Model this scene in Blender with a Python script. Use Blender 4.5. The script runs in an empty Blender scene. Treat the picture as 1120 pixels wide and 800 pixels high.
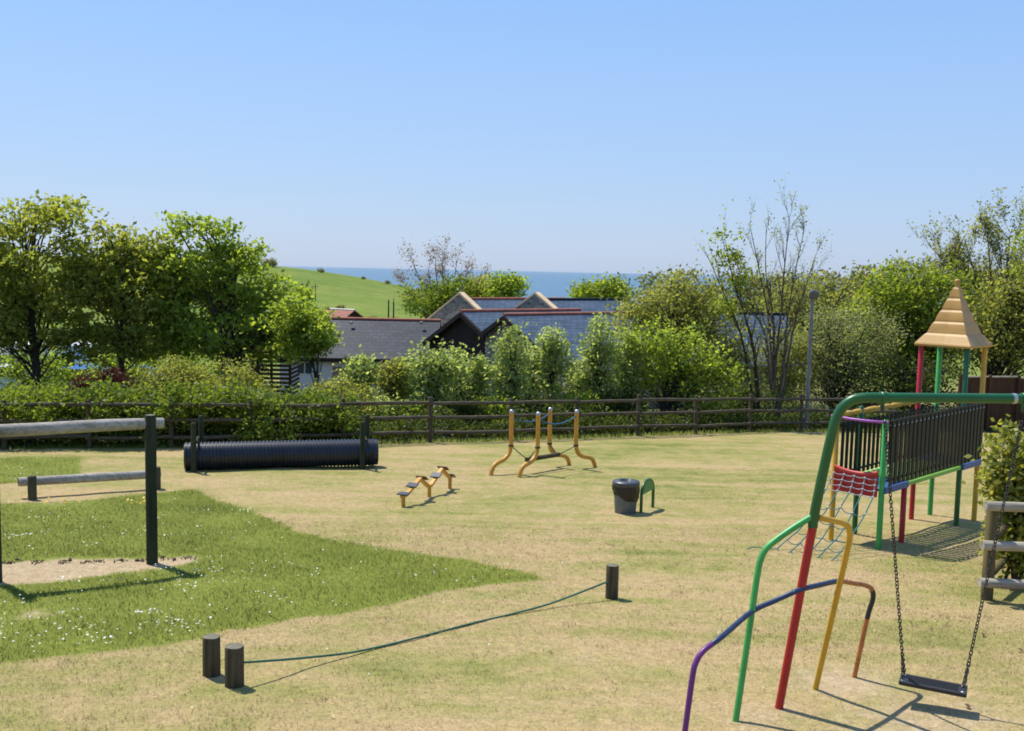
import bpy, math, random
import numpy as np
from mathutils import Vector, Matrix, noise as mn

HAZE = 1.2e-5
random.seed(7); RNG = np.random.default_rng(7)
S = bpy.context.scene
COL = S.collection
R = math.radians

# ------------------------------------------------------------------ camera
F = 1100.0; CW, CH = 1120.0, 800.0
CAMZ = 2.95
PITCH = math.degrees(math.atan((400 - 295.5) / F)); ROLL = 1.2
CAMR = (Matrix.Rotation(R(90 - PITCH), 3, 'X') @ Matrix.Rotation(R(ROLL), 3, 'Z'))
cd = bpy.data.cameras.new('camera'); cam = bpy.data.objects.new('camera', cd); COL.objects.link(cam)
cam.matrix_world = Matrix.Translation((0, 0, CAMZ)) @ CAMR.to_4x4()
cd.sensor_fit = 'HORIZONTAL'; cd.sensor_width = 36; cd.lens = F / CW * 36
cd.clip_start = 0.1; cd.clip_end = 200000
S.camera = cam

def ray(px, py):
    return CAMR @ Vector(((px - CW/2)/F, (CH/2 - py)/F, -1))
def at(px, py, Y):
    """world point seen at photo pixel px,py that lies Y metres ahead"""
    d = ray(px, py); t = Y / d.y
    return Vector((0, 0, CAMZ)) + d * t
SL = 0.06
def gp(px, py):
    """point of the lawn (z = -0.06 y) seen at photo pixel"""
    d = ray(px, py); t = -CAMZ / (d.z + SL*d.y)
    return Vector((0, 0, CAMZ)) + d * t
def lawn(x, y): return -SL*y
def pxlen(n, Y): return n * Y / F

# ------------------------------------------------------------------ terrain height
_hy = [-80, 0, 30, 45, 60, 120, 170, 300, 600, 1200, 1600, 4000]
_hz = [4.8, 0, -1.8, -3.2, -4.5, -7.5, -9, -13, -30, -62, -75, -80]
def terrain(x, y):
    x = np.asarray(x, float); y = np.asarray(y, float)
    h = np.interp(y, _hy, _hz)
    A = 18/(1+np.exp((x+25)/22)); B = np.interp(y, [95, 130, 170, 300, 380, 700, 1000], [0, .12, .35, 1, 1, .5, 0])
    A2 = 8/(1+np.exp(-(x-32)/12)); B2 = np.interp(y, [60, 130, 300, 600, 1000], [0, 1, 1, .5, 0])
    return h + A*B + A2*B2
def gz(x, y): return float(terrain(x, y))

# ------------------------------------------------------------------ materials
def new_mat(name):
    m = bpy.data.materials.new(name); m.use_nodes = True
    nt = m.node_tree; nt.nodes.clear()
    out = nt.nodes.new('ShaderNodeOutputMaterial'); b = nt.nodes.new('ShaderNodeBsdfPrincipled')
    nt.links.new(b.outputs[0], out.inputs[0])
    return m, nt, b, out
def N(nt, t, **kw):
    n = nt.nodes.new(t)
    for k, v in kw.items():
        if hasattr(n, k): setattr(n, k, v)
    return n
def noise_node(nt, vec, scale, detail=4, rough=.55):
    n = N(nt, 'ShaderNodeTexNoise'); n.inputs['Scale'].default_value = scale
    n.inputs['Detail'].default_value = detail; n.inputs['Roughness'].default_value = rough
    if vec is not None: nt.links.new(vec, n.inputs['Vector'])
    return n.outputs['Fac']
def ramp(nt, fac, stops):
    r = N(nt, 'ShaderNodeValToRGB'); el = r.color_ramp.elements
    while len(el) > 1: el.remove(el[0])
    el[0].position = stops[0][0]; el[0].color = (*stops[0][1], 1)
    for p, c in stops[1:]:
        e = el.new(p); e.color = (*c, 1)
    nt.links.new(fac, r.inputs[0]); return r.outputs[0]
def framp(nt, fac, a, b):
    m = N(nt, 'ShaderNodeMapRange'); m.inputs[1].default_value = a; m.inputs[2].default_value = b
    m.clamp = True; nt.links.new(fac, m.inputs[0]); return m.outputs[0]
def mixc(nt, fac, a, b, mode='MIX'):
    m = N(nt, 'ShaderNodeMix', data_type='RGBA', blend_type=mode)
    for sock, v in ((m.inputs[0], fac), (m.inputs[6], a), (m.inputs[7], b)):
        if isinstance(v, (int, float)): sock.default_value = v
        elif isinstance(v, tuple): sock.default_value = (*v, 1)
        else: nt.links.new(v, sock)
    return m.outputs[2]
def fmath(nt, op, a, b=0.0):
    m = N(nt, 'ShaderNodeMath', operation=op)
    for s, v in ((m.inputs[0], a), (m.inputs[1], b)):
        if isinstance(v, (int, float)): s.default_value = v
        else: nt.links.new(v, s)
    return m.outputs[0]
def coords(nt, kind='Object', scale=(1, 1, 1)):
    tc = N(nt, 'ShaderNodeTexCoord'); mp = N(nt, 'ShaderNodeMapping')
    nt.links.new(tc.outputs[kind], mp.inputs[0]); mp.inputs['Scale'].default_value = scale
    return mp.outputs[0]
def position(nt):
    return N(nt, 'ShaderNodeNewGeometry').outputs['Position']
def bump(nt, b, h, strength=.3, dist=.01):
    n = N(nt, 'ShaderNodeBump'); n.inputs['Strength'].default_value = strength; n.inputs['Distance'].default_value = dist
    nt.links.new(h, n.inputs['Height']); nt.links.new(n.outputs[0], b.inputs['Normal'])

def simple(name, c, rough=.5, vary=.25, scale=6, stretch=(1, 1, 1), metallic=0, bmp=.15, chip=None, chip_at=.66, spec=.5, fine=60):
    m, nt, b, o = new_mat(name)
    v = coords(nt, 'Object', stretch)
    n = noise_node(nt, v, scale, 6, .65)
    n2 = noise_node(nt, v, fine, 3)
    lo = tuple(x*(1-vary) for x in c); hi = tuple(min(1, x*(1+vary)) for x in c)
    cc = ramp(nt, n, [(.3, lo), (.7, hi)])
    if chip:
        k = framp(nt, noise_node(nt, v, scale*3.3, 5, .7), chip_at, chip_at+.03)
        cc = mixc(nt, k, cc, chip)
    nt.links.new(cc, b.inputs['Base Color'])
    b.inputs['Roughness'].default_value = rough; b.inputs['Metallic'].default_value = metallic
    b.inputs['Specular IOR Level'].default_value = spec
    if bmp: bump(nt, b, mixc(nt, .5, n, n2), bmp, .01)
    return m

def wood(name, c, dark, stretch, rough=.85, cracks=.3):
    m, nt, b, o = new_mat(name)
    v = coords(nt, 'Object', stretch)
    n = noise_node(nt, v, 1.0, 8, .7); v2 = coords(nt, 'Object')
    n2 = noise_node(nt, v2, 3, 4)
    cc = ramp(nt, n, [(.3, dark), (.55, c), (.8, tuple(min(1, x*1.35) for x in c))])
    cc = mixc(nt, framp(nt, n2, .45, .75), cc, mixc(nt, .5, cc, dark))
    nt.links.new(cc, b.inputs['Base Color']); b.inputs['Roughness'].default_value = rough
    b.inputs['Specular IOR Level'].default_value = .25
    bump(nt, b, n, cracks, .02)
    return m

def leaf_mat(name, a, b_, trans=.4, dry=None):
    """a, b_: two leaf greens mixed leaf by leaf"""
    m = bpy.data.materials.new(name); m.use_nodes = True; nt = m.node_tree; nt.nodes.clear()
    out = N(nt, 'ShaderNodeOutputMaterial'); pb = N(nt, 'ShaderNodeBsdfPrincipled'); tr = N(nt, 'ShaderNodeBsdfTranslucent'); mx = N(nt, 'ShaderNodeMixShader')
    at_ = N(nt, 'ShaderNodeAttribute', attribute_name='tint')
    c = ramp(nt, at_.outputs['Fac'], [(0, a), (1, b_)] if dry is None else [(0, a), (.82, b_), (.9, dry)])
    nt.links.new(c, pb.inputs['Base Color']); pb.inputs['Roughness'].default_value = .5; pb.inputs['Specular IOR Level'].default_value = .3
    tc = mixc(nt, 1.0, c, (1.65, 1.62, .85), 'MULTIPLY')
    nt.links.new(tc, tr.inputs[0]); mx.inputs[0].default_value = min(.6, trans+.1)
    nt.links.new(pb.outputs[0], mx.inputs[1]); nt.links.new(tr.outputs[0], mx.inputs[2]); nt.links.new(mx.outputs[0], out.inputs[0])
    return m

def brickmat(name, c1, c2, mortar, w, h, mort=.01, rough=.7, bmp=.3, off=.5, noisy=.3, spec=.4):
    m, nt, b, o = new_mat(name)
    tc = N(nt, 'ShaderNodeTexCoord'); uv = tc.outputs['UV']
    # wobble the courses a little
    nz = N(nt, 'ShaderNodeTexNoise'); nz.inputs['Scale'].default_value = 2.3; nt.links.new(uv, nz.inputs['Vector'])
    add = N(nt, 'ShaderNodeVectorMath', operation='MULTIPLY_ADD'); nt.links.new(nz.outputs['Color'], add.inputs[0])
    add.inputs[1].default_value = (h*noisy, h*noisy, 0); nt.links.new(uv, add.inputs[2])
    br = N(nt, 'ShaderNodeTexBrick'); br.offset = off; nt.links.new(add.outputs[0], br.inputs['Vector'])
    br.inputs['Color1'].default_value = (*c1, 1); br.inputs['Color2'].default_value = (*c2, 1); br.inputs['Mortar'].default_value = (*mortar, 1)
    br.inputs['Scale'].default_value = 1; br.inputs['Brick Width'].default_value = w; br.inputs['Row Height'].default_value = h
    br.inputs['Mortar Size'].default_value = mort; br.inputs['Bias'].default_value = 0
    n = noise_node(nt, uv, .8, 6, .65)
    cc = mixc(nt, 1.0, br.outputs[0], ramp(nt, n, [(.3, (.62, .62, .62)), (.7, (1.25, 1.22, 1.15))]), 'MULTIPLY')
    nt.links.new(cc, b.inputs['Base Color']); b.inputs['Roughness'].default_value = rough; b.inputs['Specular IOR Level'].default_value = spec
    bump(nt, b, br.outputs[1], -bmp, .02)
    return m

GREEN_BRIGHT = simple('green_paint', (.05, .34, .07), .42, .15, chip=(.10, .26, .10), chip_at=.66)
GREEN_DARK = simple('dark_green_paint', (.012, .10, .022), .34, .15, chip=(.15, .2, .15), chip_at=.78)
RED = simple('red_paint', (.40, .012, .016), .4, .18, chip=(.3, .09, .07), chip_at=.67)
YELLOW = simple('yellow_paint', (.58, .33, .025), .45, .16, chip=(.38, .22, .08), chip_at=.66)
YELLOW_OCHRE = simple('ochre_paint', (.56, .27, .03), .45, .18, chip=(.22, .09, .03), chip_at=.68)
PURPLE = simple('purple_paint', (.13, .02, .16), .42, .2, chip=(.25, .1, .2), chip_at=.7)
PURPLE_LIGHT = simple('lilac_paint', (.33, .08, .38), .45, .15)
BLUE_WORN = simple('worn_blue_paint', (.016, .032, .095), .45, .3, scale=7, chip=(.09, .17, .22), chip_at=.6)
ORANGE_WORN = simple('worn_orange_paint', (.42, .15, .04), .5, .25, scale=9, chip=(.12, .05, .03), chip_at=.6)
DARK_SLEEVE = simple('dark_rubber_sleeve', (.02, .025, .03), .6, .3)
BLUE = simple('blue_board', (.03, .09, .27), .45, .15)
LIME = simple('lime_board', (.20, .46, .07), .5, .15)
SLATE_BLACK = simple('black_plastic_board', (.008, .011, .009), .5, .3, spec=.25)
STEEL = simple('galvanised_steel', (.42, .44, .45), .45, .2, metallic=.7)
STEEL_DARK = simple('dark_chain_steel', (.045, .045, .045), .5, .4, metallic=.5)
RUBBER = simple('black_rubber', (.02, .02, .022), .55, .3, fine=90)
TAN_PLASTIC = simple('tan_plastic', (.45, .25, .06), .5, .12, scale=3)
TEAL_ROPE = simple('teal_rope', (.03, .17, .17), .8, .3, scale=30)
WHITE_ROPE = simple('pale_rope', (.33, .35, .38), .8, .3, scale=30)
BLUE_ROPE = simple('blue_rope', (.035, .12, .2), .8, .3, scale=30)
GREEN_ROPE = simple('green_rope', (.05, .14, .085), .85, .35, scale=30)
BLACK_PIPE = simple('ribbed_black_plastic', (.012, .016, .026), .36, .3, scale=3, chip=(.045, .04, .03), chip_at=.7)
POST_GREEN = wood('green_stained_post', (.036, .046, .020), (.012, .016, .008), (28, 28, 1.6))
POST_BROWN = wood('weathered_stump', (.10, .078, .042), (.03, .023, .012), (26, 26, 2))
POST_TOP = wood('weathered_end_grain', (.19, .17, .12), (.08, .07, .05), (18, 18, 18))
LOG_GREY = wood('silvered_log', (.40, .37, .31), (.19, .16, .12), (.7, 30, 30), cracks=.5)
RAIL_WOOD = wood('weathered_rail', (.11, .09, .06), (.035, .028, .018), (1.4, 18, 18), cracks=.5)
RAIL_PALE = wood('pale_half_round_rail', (.40, .36, .28), (.17, .14, .10), (1.4, 20, 20), cracks=.5)
POST_OLIVE = wood('olive_brown_post', (.14, .11, .045), (.06, .045, .02), (22, 22, 1.5))
BOARD_BROWN = wood('brown_fence_board', (.085, .042, .022), (.035, .018, .011), (16, 16, 1.4))
DARK_BOARD = wood('dark_stained_boarding', (.034, .022, .017), (.016, .010, .008), (9, 9, 1))
BARK = wood('tree_bark', (.055, .043, .03), (.02, .016, .012), (14, 14, 2))
BARK_PALE = wood('pale_twig_bark', (.12, .10, .075), (.05, .042, .03), (14, 14, 2))
BARK_RED = wood('reddish_twig_bark', (.17, .11, .09), (.08, .05, .04), (14, 14, 2))
SLATE = brickmat('roof_slate', (.018, .027, .044), (.040, .052, .078), (.008, .010, .015), .42, .27, .022, rough=.6, spec=.2)
SLATE_PALE = brickmat('pale_roof_slate', (.06, .088, .13), (.105, .14, .19), (.03, .038, .052), .42, .27, .020, rough=.42)
STONE = brickmat('rubble_stone', (.10, .085, .07), (.40, .35, .29), (.26, .235, .20), .30, .15, .026, rough=.9, noisy=1.3, bmp=.6)
RENDER_WALL = simple('cream_render', (.72, .62, .55), .9, .1, scale=2)
BRICK = brickmat('red_brick', (.22, .085, .05), (.3, .12, .07), (.3, .26, .22), .225, .075, .01)
COPING = simple('sandstone_coping', (.62, .45, .27), .85, .2, scale=3)
RIDGE_RED = simple('terracotta_ridge', (.36, .11, .055), .75, .3, scale=3)
RUST = simple('rusty_sheet', (.22, .055, .03), .75, .35, scale=1.5, chip=(.33, .15, .1), chip_at=.6)
WHITE_PAINT = simple('white_paint', (.72, .72, .7), .35, .05, scale=2)
BLUE_PAINT = simple('blue_car_paint', (.03, .14, .42), .3, .05, scale=2)
GLASS_DARK = simple('window_glass', (.03, .04, .05), .08, .1, bmp=0, spec=.8)
TYRE = simple('tyre_rubber', (.02, .02, .02), .8, .2)
BIN_GREY = simple('grey_green_bin', (.12, .135, .135), .5, .25, scale=5)
BIN_LID = simple('dark_lid_plastic', (.055, .058, .064), .38, .2)
BAG = simple('black_bin_bag', (.008, .008, .009), .35, .3, scale=14, bmp=.6)

LEAF_DARK = leaf_mat('sycamore_leaf', (.13, .165, .028), (.38, .39, .085), .5)
LEAF_MID = leaf_mat('fresh_leaf', (.13, .19, .026), (.36, .43, .075), .5)
LEAF_LIME = leaf_mat('lime_leaf', (.13, .19, .02), (.32, .36, .06), .48)
LEAF_HEDGE = leaf_mat('hedge_leaf', (.085, .135, .016), (.23, .275, .04), .45)
LEAF_YOUNG = leaf_mat('young_tree_leaf', (.17, .23, .08), (.44, .49, .21), .5)
LEAF_OLIVE = leaf_mat('olive_leaf', (.15, .165, .04), (.34, .34, .10), .5)
LEAF_GREY = leaf_mat('willow_leaf', (.14, .16, .07), (.32, .335, .17), .45)
LEAF_UNDER = leaf_mat('undergrowth_leaf', (.03, .05, .010), (.125, .155, .03), .35)  # greens darkened to hold the tree shade along the rail fence
LEAF_MAROON = leaf_mat('maroon_leaf', (.035, .009, .010), (.10, .02, .02), .35)
LEAF_RED = leaf_mat('reddish_bud', (.18, .11, .085), (.30, .20, .14), .35)
LEAF_VARI = leaf_mat('variegated_leaf', (.10, .15, .025), (.46, .42, .09), .38)
LEAF_FAR = leaf_mat('far_tree_leaf', (.10, .115, .035), (.24, .22, .085), .42)

# ------------------------------------------------------------------ mesh helpers
class MB:
    """collects shapes that end up as one mesh"""
    def __init__(s): s.v = []; s.f = []; s.sm = []
    def add(s, vs, fs, smooth=False):
        o = len(s.v); s.v.extend([tuple(v) for v in vs])
        s.f.extend([tuple(i+o for i in f) for f in fs]); s.sm.extend([smooth]*len(fs))
    def box(s, c, size, rot=None, bev=0.0):
        c = Vector(c); hx, hy, hz = [k/2 for k in size]
        M = rot if rot is not None else Matrix.Identity(3)
        if bev <= 0:
            vs = [c + M @ Vector((x*hx, y*hy, z*hz)) for x in (-1, 1) for y in (-1, 1) for z in (-1, 1)]
            s.add(vs, [(0,1,3,2),(4,6,7,5),(0,4,5,1),(2,3,7,6),(0,2,6,4),(1,5,7,3)]); return
        b = min(bev, hx*.9, hy*.9, hz*.9)
        vs = []; idx = {}
        for x in (-1, 1):
            for y in (-1, 1):
                for z in (-1, 1):
                    for a in range(3):
                        p = [x*(hx-b), y*(hy-b), z*(hz-b)]
                        p[a] = (x*hx, y*hy, z*hz)[a]
                        idx[(x, y, z, a)] = len(vs); vs.append(c + M @ Vector(p))
        fs = []
        for a in range(3):
            b1, b2 = [(1,2),(0,2),(0,1)][a]
            for sg in (-1, 1):
                q = []
                for s1, s2 in ((-1,-1),(1,-1),(1,1),(-1,1)):
                    k = [0,0,0]; k[a] = sg; k[b1] = s1; k[b2] = s2; q.append(idx[(*k, a)])
                fs.append(tuple(q))
        for a in range(3):
            b1, b2 = [(1,2),(0,2),(0,1)][a]
            for s1 in (-1, 1):
                for s2 in (-1, 1):
                    k0 = [0,0,0]; k0[a] = -1; k0[b1] = s1; k0[b2] = s2
                    k1 = list(k0); k1[a] = 1
                    fs.append((idx[(*k0, b1)], idx[(*k1, b1)], idx[(*k1, b2)], idx[(*k0, b2)]))
        for x in (-1, 1):
            for y in (-1, 1):
                for z in (-1, 1):
                    fs.append(tuple(idx[(x, y, z, a)] for a in range(3)))
        s.add(vs, fs)
    def tube(s, pts, r, n=12, cap=True, closed=False):
        pts = [Vector(p) for p in pts]; m = len(pts)
        rs = r if isinstance(r, (list, tuple)) else [r]*m
        T = []
        for i in range(m):
            a = pts[(i-1) % m] if (closed or i > 0) else pts[i]; b = pts[(i+1) % m] if (closed or i < m-1) else pts[i]
            t = b - a; T.append(t.normalized() if t.length > 1e-9 else Vector((0, 0, 1)))
        u = T[0].orthogonal().normalized(); vs = []
        for i in range(m):
            u = u - T[i]*u.dot(T[i])
            u = u.normalized() if u.length > 1e-6 else T[i].orthogonal().normalized()
            w = T[i].cross(u)
            for k in range(n):
                a = 2*math.pi*k/n
                vs.append(pts[i] + (u*math.cos(a) + w*math.sin(a))*rs[i])
        fs = []
        for i in range(m if closed else m-1):
            j = (i+1) % m
            for k in range(n):
                fs.append((i*n+k, i*n+(k+1) % n, j*n+(k+1) % n, j*n+k))
        s.add(vs, fs, True)
        if cap and not closed:
            s.add(vs[:n][::-1], [tuple(range(n))]); s.add(vs[-n:], [tuple(range(n))])
    def lathe(s, c, prof, n=24, axis=None, smooth=True):
        """prof: (radius, height) list; axis: 3x3 taking local z to the axis"""
        c = Vector(c); M = axis if axis is not None else Matrix.Identity(3); vs = []
        for r_, h in prof:
            for k in range(n):
                a = 2*math.pi*k/n; vs.append(c + M @ Vector((r_*math.cos(a), r_*math.sin(a), h)))
        fs = []
        for i in range(len(prof)-1):
            for k in range(n): fs.append((i*n+k, i*n+(k+1) % n, (i+1)*n+(k+1) % n, (i+1)*n+k))
        s.add(vs, fs, smooth)
    def slab(s, quad, th, down=Vector((0, 0, -1))):
        """four corners and a thickness"""
        q = [Vector(p) for p in quad]; n = len(q); b = [p + down*th for p in q]
        fs = [tuple(range(n)), tuple(range(2*n-1, n-1, -1))] + [(i, n+i, n+(i+1) % n, (i+1) % n) for i in range(n)]
        s.add(q+b, fs)
    def build(s, name, mat, parent=None, origin=None, uv=False):
        me = bpy.data.meshes.new(name); o = Vector(origin) if origin is not None else Vector((0, 0, 0))
        base = o if parent is None else Vector(parent.get('_o', (0, 0, 0)))
        me.from_pydata([tuple(Vector(v)-base) for v in s.v], [], s.f)
        me.polygons.foreach_set('use_smooth', s.sm)
        if uv: autouv(me)
        me.update()
        ob = bpy.data.objects.new(name, me); COL.objects.link(ob); me.materials.append(mat)
        if parent is None: ob.location = o
        else:
            p = parent
            ob.parent = p; ob['_o'] = tuple(base)
        return ob
def autouv(me):
    lay = me.uv_layers.new(name='uv')
    for p in me.polygons:
        n = p.normal
        t = Vector((0, 0, 1)).cross(n)
        t = t.normalized() if t.length > .05 else Vector((1, 0, 0))
        w = n.cross(t)
        for li in p.loop_indices:
            c = me.vertices[me.loops[li].vertex_index].co; lay.data[li].uv = (c.dot(t), c.dot(w))
def np_mesh(name, verts, k, tint, mat, parent=None, loc=None, nrm=None):
    """verts (n*k,3): n separate k-gons"""
    n = len(verts)//k
    me = bpy.data.meshes.new(name); me.vertices.add(n*k); me.vertices.foreach_set('co', np.ascontiguousarray(verts, np.float32).ravel())
    me.loops.add(n*k); me.loops.foreach_set('vertex_index', np.arange(n*k, dtype=np.int32))
    me.polygons.add(n); me.polygons.foreach_set('loop_start', np.arange(0, n*k, k, dtype=np.int32))
    a = me.attributes.new('tint', 'FLOAT', 'FACE'); a.data.foreach_set('value', np.asarray(tint, np.float32))
    if nrm is not None:
        me.polygons.foreach_set('use_smooth', np.ones(n, bool))
        c = me.attributes.new('custom_normal', 'FLOAT_VECTOR', 'POINT'); c.data.foreach_set('vector', np.ascontiguousarray(np.repeat(nrm, k, axis=0), np.float32).ravel())
    me.update(calc_edges=True)
    me.materials.append(mat)
    ob = bpy.data.objects.new(name, me); COL.objects.link(ob)
    if parent is not None: ob.parent = parent
    if loc is not None: ob.location = loc
    return ob

def tag(o, label, cat, group=None):
    o['label'] = label; o['category'] = cat
    if group: o['group'] = group
    return o
def thing(name, label, cat, loc, group=None):
    o = bpy.data.objects.new(name, None); COL.objects.link(o); o.empty_display_size = .2
    o.location = loc; o['_o'] = tuple(loc)
    return tag(o, label, cat, group)
def structure(o): o['kind'] = 'structure'; return o
def stuff(o): o['kind'] = 'stuff'; return o
def rotz(a): return Matrix.Rotation(a, 3, 'Z')
def frame(x, z=Vector((0, 0, 1))):
    x = Vector(x).normalized(); y = Vector(z).cross(x).normalized(); z2 = x.cross(y)
    return Matrix((x, y, z2)).transposed()
def smooth_path(pts, sub=4):
    """Catmull-Rom through points"""
    P = [Vector(p) for p in pts]; out = []
    for i in range(len(P)-1):
        p0 = P[max(i-1, 0)]; p1 = P[i]; p2 = P[i+1]; p3 = P[min(i+2, len(P)-1)]
        for k in range(sub):
            t = k/sub
            out.append(.5*((2*p1)+(p2-p0)*t+(2*p0-5*p1+4*p2-p3)*t*t+(3*p1-p0-3*p2+p3)*t**3))
    out.append(P[-1]); return out
def sag(a, b, drop, n=10):
    a = Vector(a); b = Vector(b)
    return [a.lerp(b, i/n) - Vector((0, 0, drop*4*(i/n)*(1-i/n))) for i in range(n+1)]

# ------------------------------------------------------------------ world and sun
SUN_EL = 60.0; SUN_H = Vector((-.72, .69)).normalized()
w = bpy.data.worlds.new('World'); S.world = w; w.use_nodes = True
wn = w.node_tree; bg = wn.nodes['Background']
sky = wn.nodes.new('ShaderNodeTexSky'); sky.sky_type = 'NISHITA'; sky.sun_disc = False
sky.sun_elevation = R(SUN_EL); sky.sun_rotation = math.atan2(SUN_H.x, SUN_H.y)
sky.altitude = 0; sky.air_density = 1.0; sky.dust_density = .55; sky.ozone_density = 2.2
# clear coastal air: pale blue towards the sea horizon, deeper blue overhead
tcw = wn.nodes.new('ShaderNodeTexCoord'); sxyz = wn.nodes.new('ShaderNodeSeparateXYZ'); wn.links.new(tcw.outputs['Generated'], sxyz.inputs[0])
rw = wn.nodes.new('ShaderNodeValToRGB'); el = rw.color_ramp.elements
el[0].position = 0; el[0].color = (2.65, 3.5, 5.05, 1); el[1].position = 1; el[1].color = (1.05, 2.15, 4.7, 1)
for p_, c_ in ((.06, (2.5, 3.5, 5.3)), (.16, (2.2, 3.5, 5.75)), (.26, (1.8, 3.25, 5.9)), (.5, (1.5, 2.85, 5.4))):  # upper stops lifted above a true zenith to add ambient fill
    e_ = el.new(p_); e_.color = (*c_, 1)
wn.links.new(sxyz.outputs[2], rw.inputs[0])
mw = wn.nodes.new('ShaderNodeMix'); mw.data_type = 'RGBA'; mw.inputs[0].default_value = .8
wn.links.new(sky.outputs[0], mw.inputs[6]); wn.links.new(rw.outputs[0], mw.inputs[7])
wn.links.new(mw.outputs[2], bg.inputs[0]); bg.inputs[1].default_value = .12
sd = bpy.data.lights.new('sun', 'SUN'); sun = bpy.data.objects.new('sun', sd); COL.objects.link(sun)
sd.energy = 4.2; sd.angle = R(.53); sd.color = (1, .95, .86)
tosun = Vector((SUN_H.x*math.cos(R(SUN_EL)), SUN_H.y*math.cos(R(SUN_EL)), math.sin(R(SUN_EL))))
sun.rotation_mode = 'QUATERNION'; sun.rotation_quaternion = tosun.to_track_quat('Z', 'Y'); sun.location = tosun*60
S.view_settings.view_transform = 'Standard'; S.view_settings.look = 'None'; S.view_settings.exposure = 0.45; S.view_settings.gamma = 1
S.cycles.filter_width = 1.8; S.cycles.max_bounces = 8; S.cycles.diffuse_bounces = 4; S.cycles.transparent_max_bounces = 4; S.cycles.transmission_bounces = 6

# ------------------------------------------------------------------ lawn masks (world polygons measured on the lawn)
def gpoly(pxs): return np.array([(gp(*p).x, gp(*p).y) for p in pxs])
LONG = [gpoly([(-160,560),(0,552),(110,546),(172,540),(212,535),(262,556),(330,583),(420,600),(520,614),(598,631),(520,641),(440,657),(340,676),(240,695),(110,715),(0,726),(-160,745)]),
        gpoly([(-90,502),(86,501),(88,510),(86,518),(60,524),(0,530),(-110,534)])]
DIRT = [gpoly([(0,618),(60,612),(160,612),(215,608),(222,613),(190,622),(120,628),(60,636),(0,640),(-50,646),(-55,634)])]
SPOTS = [(166,617,.35,.5),(212,514,.6,.6),(412,513,.6,.6),(441,556,.4,.6),(468,547,.4,.6),(492,536,.4,.6),(537,521,.4,.65),(568,523,.4,.65),(623,510,.5,.7),(650,512,.5,.65),(36,548,.5,.6),(172,536,.5,.5),(232,741,.4,.5),(257,752,.4,.55),(959,602,.5,.6),(906,594,.5,.6),(988,593,.5,.6),(640,645,.6,.4),(684,562,.5,.6),(708,560,.5,.6),(893,754,.35,.6),(935,740,.35,.6),(804,790,.35,.6),(35,670,.5,.62), (605,515,.7,.5), (560,520,.4,.45), (605,556,1.0,.55), (655,550,.9,.45), (730,553,.8,.4), (700,562,.5,.5), (268,750,.5,.5), (660,655,.5,.45), (480,725,1.3,.4), (350,735,.9,.35),
         (920,745,.9,.8), (850,778,.6,.7), (1020,790,1.3,.75), (1090,775,.8,.4), (815,797,.6,.6), (965,570,.9,.35), (900,600,1.0,.4), (620,720,1.5,.45), (470,500,1.2,.35), (390,515,1.6,.35), (60,548,1.4,.5), (200,515,1.0,.45), (990,560,1.0,.5), (575,575,2.2,.3), (700,760,2.,.4), (500,780,1.8,.4), (160,790,1.4,.3)]
GREENS = [(500,590,2.0,.6),(760,545,1.6,.7),(790,575,1.4,.4),(640,600,1.6,.25),(250,790,.9,.6),(420,740,.8,.5),(80,770,1.2,.4),(20,790,1.,.5),(1000,690,1.3,.5),(1100,640,1.2,.5),(900,700,1.0,.45),(560,660,1.2,.35),(470,560,1.4,.4), (850,520,3,.5),(650,500,3,.3),(1010,620,1.5,.4),(430,675,.8,.4),(1075,720,.8,.4)]
def inpoly(P, x, y):
    r = np.zeros(x.shape, bool); n = len(P); j = n-1
    for i in range(n):
        xi, yi = P[i]; xj, yj = P[j]
        c = ((yi > y) != (yj > y)) & (x < (xj-xi)*(y-yi)/(yj-yi+1e-12)+xi); r ^= c; j = i
    return r
def polydist(P, x, y):
    d = np.full(x.shape, 1e9)
    for i in range(len(P)):
        a = P[i-1]; b = P[i]; ab = b-a; L = (ab**2).sum()+1e-12
        t = np.clip(((x-a[0])*ab[0]+(y-a[1])*ab[1])/L, 0, 1)
        d = np.minimum(d, np.hypot(x-a[0]-t*ab[0], y-a[1]-t*ab[1]))
    return d
def soft(P, x, y, wdt):
    d = polydist(P, x, y); s = np.where(inpoly(P, x, y), d, -d)
    return np.clip(.5+s/(2*wdt), 0, 1)
_SP = [(gp(a, b), r_, k) for a, b, r_, k in SPOTS]; _GR = [(gp(a, b), r_, k) for a, b, r_, k in GREENS]
def masks(x, y):
    x = x+.03*np.sin(3.1*y+1.3*x)+.03*np.sin(7.7*x+2.3*y+1)+.03*np.sin(17*x-9*y); y = y+.03*np.sin(2.7*x+.8*y+2)+.03*np.sin(8.3*y-3.1*x)+.03*np.sin(19*y+11*x)
    lg = np.zeros(x.shape); dt = np.zeros(x.shape); gr = np.zeros(x.shape)
    for P in LONG: lg = np.maximum(lg, soft(P, x, y, .2))
    for P in DIRT: dt = np.maximum(dt, soft(P, x, y, .14))
    for c, r_, k in _SP:
        dt = np.maximum(dt, k*np.exp(-(((x-c.x)/r_)**2+((y-c.y)/(r_*.8))**2)*1.6))
    for c, r_, k in _GR:
        gr = np.maximum(gr, k*np.exp(-(((x-c.x)/r_)**2+((y-c.y)/r_)**2)*1.2))
    return lg, dt, gr

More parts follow.
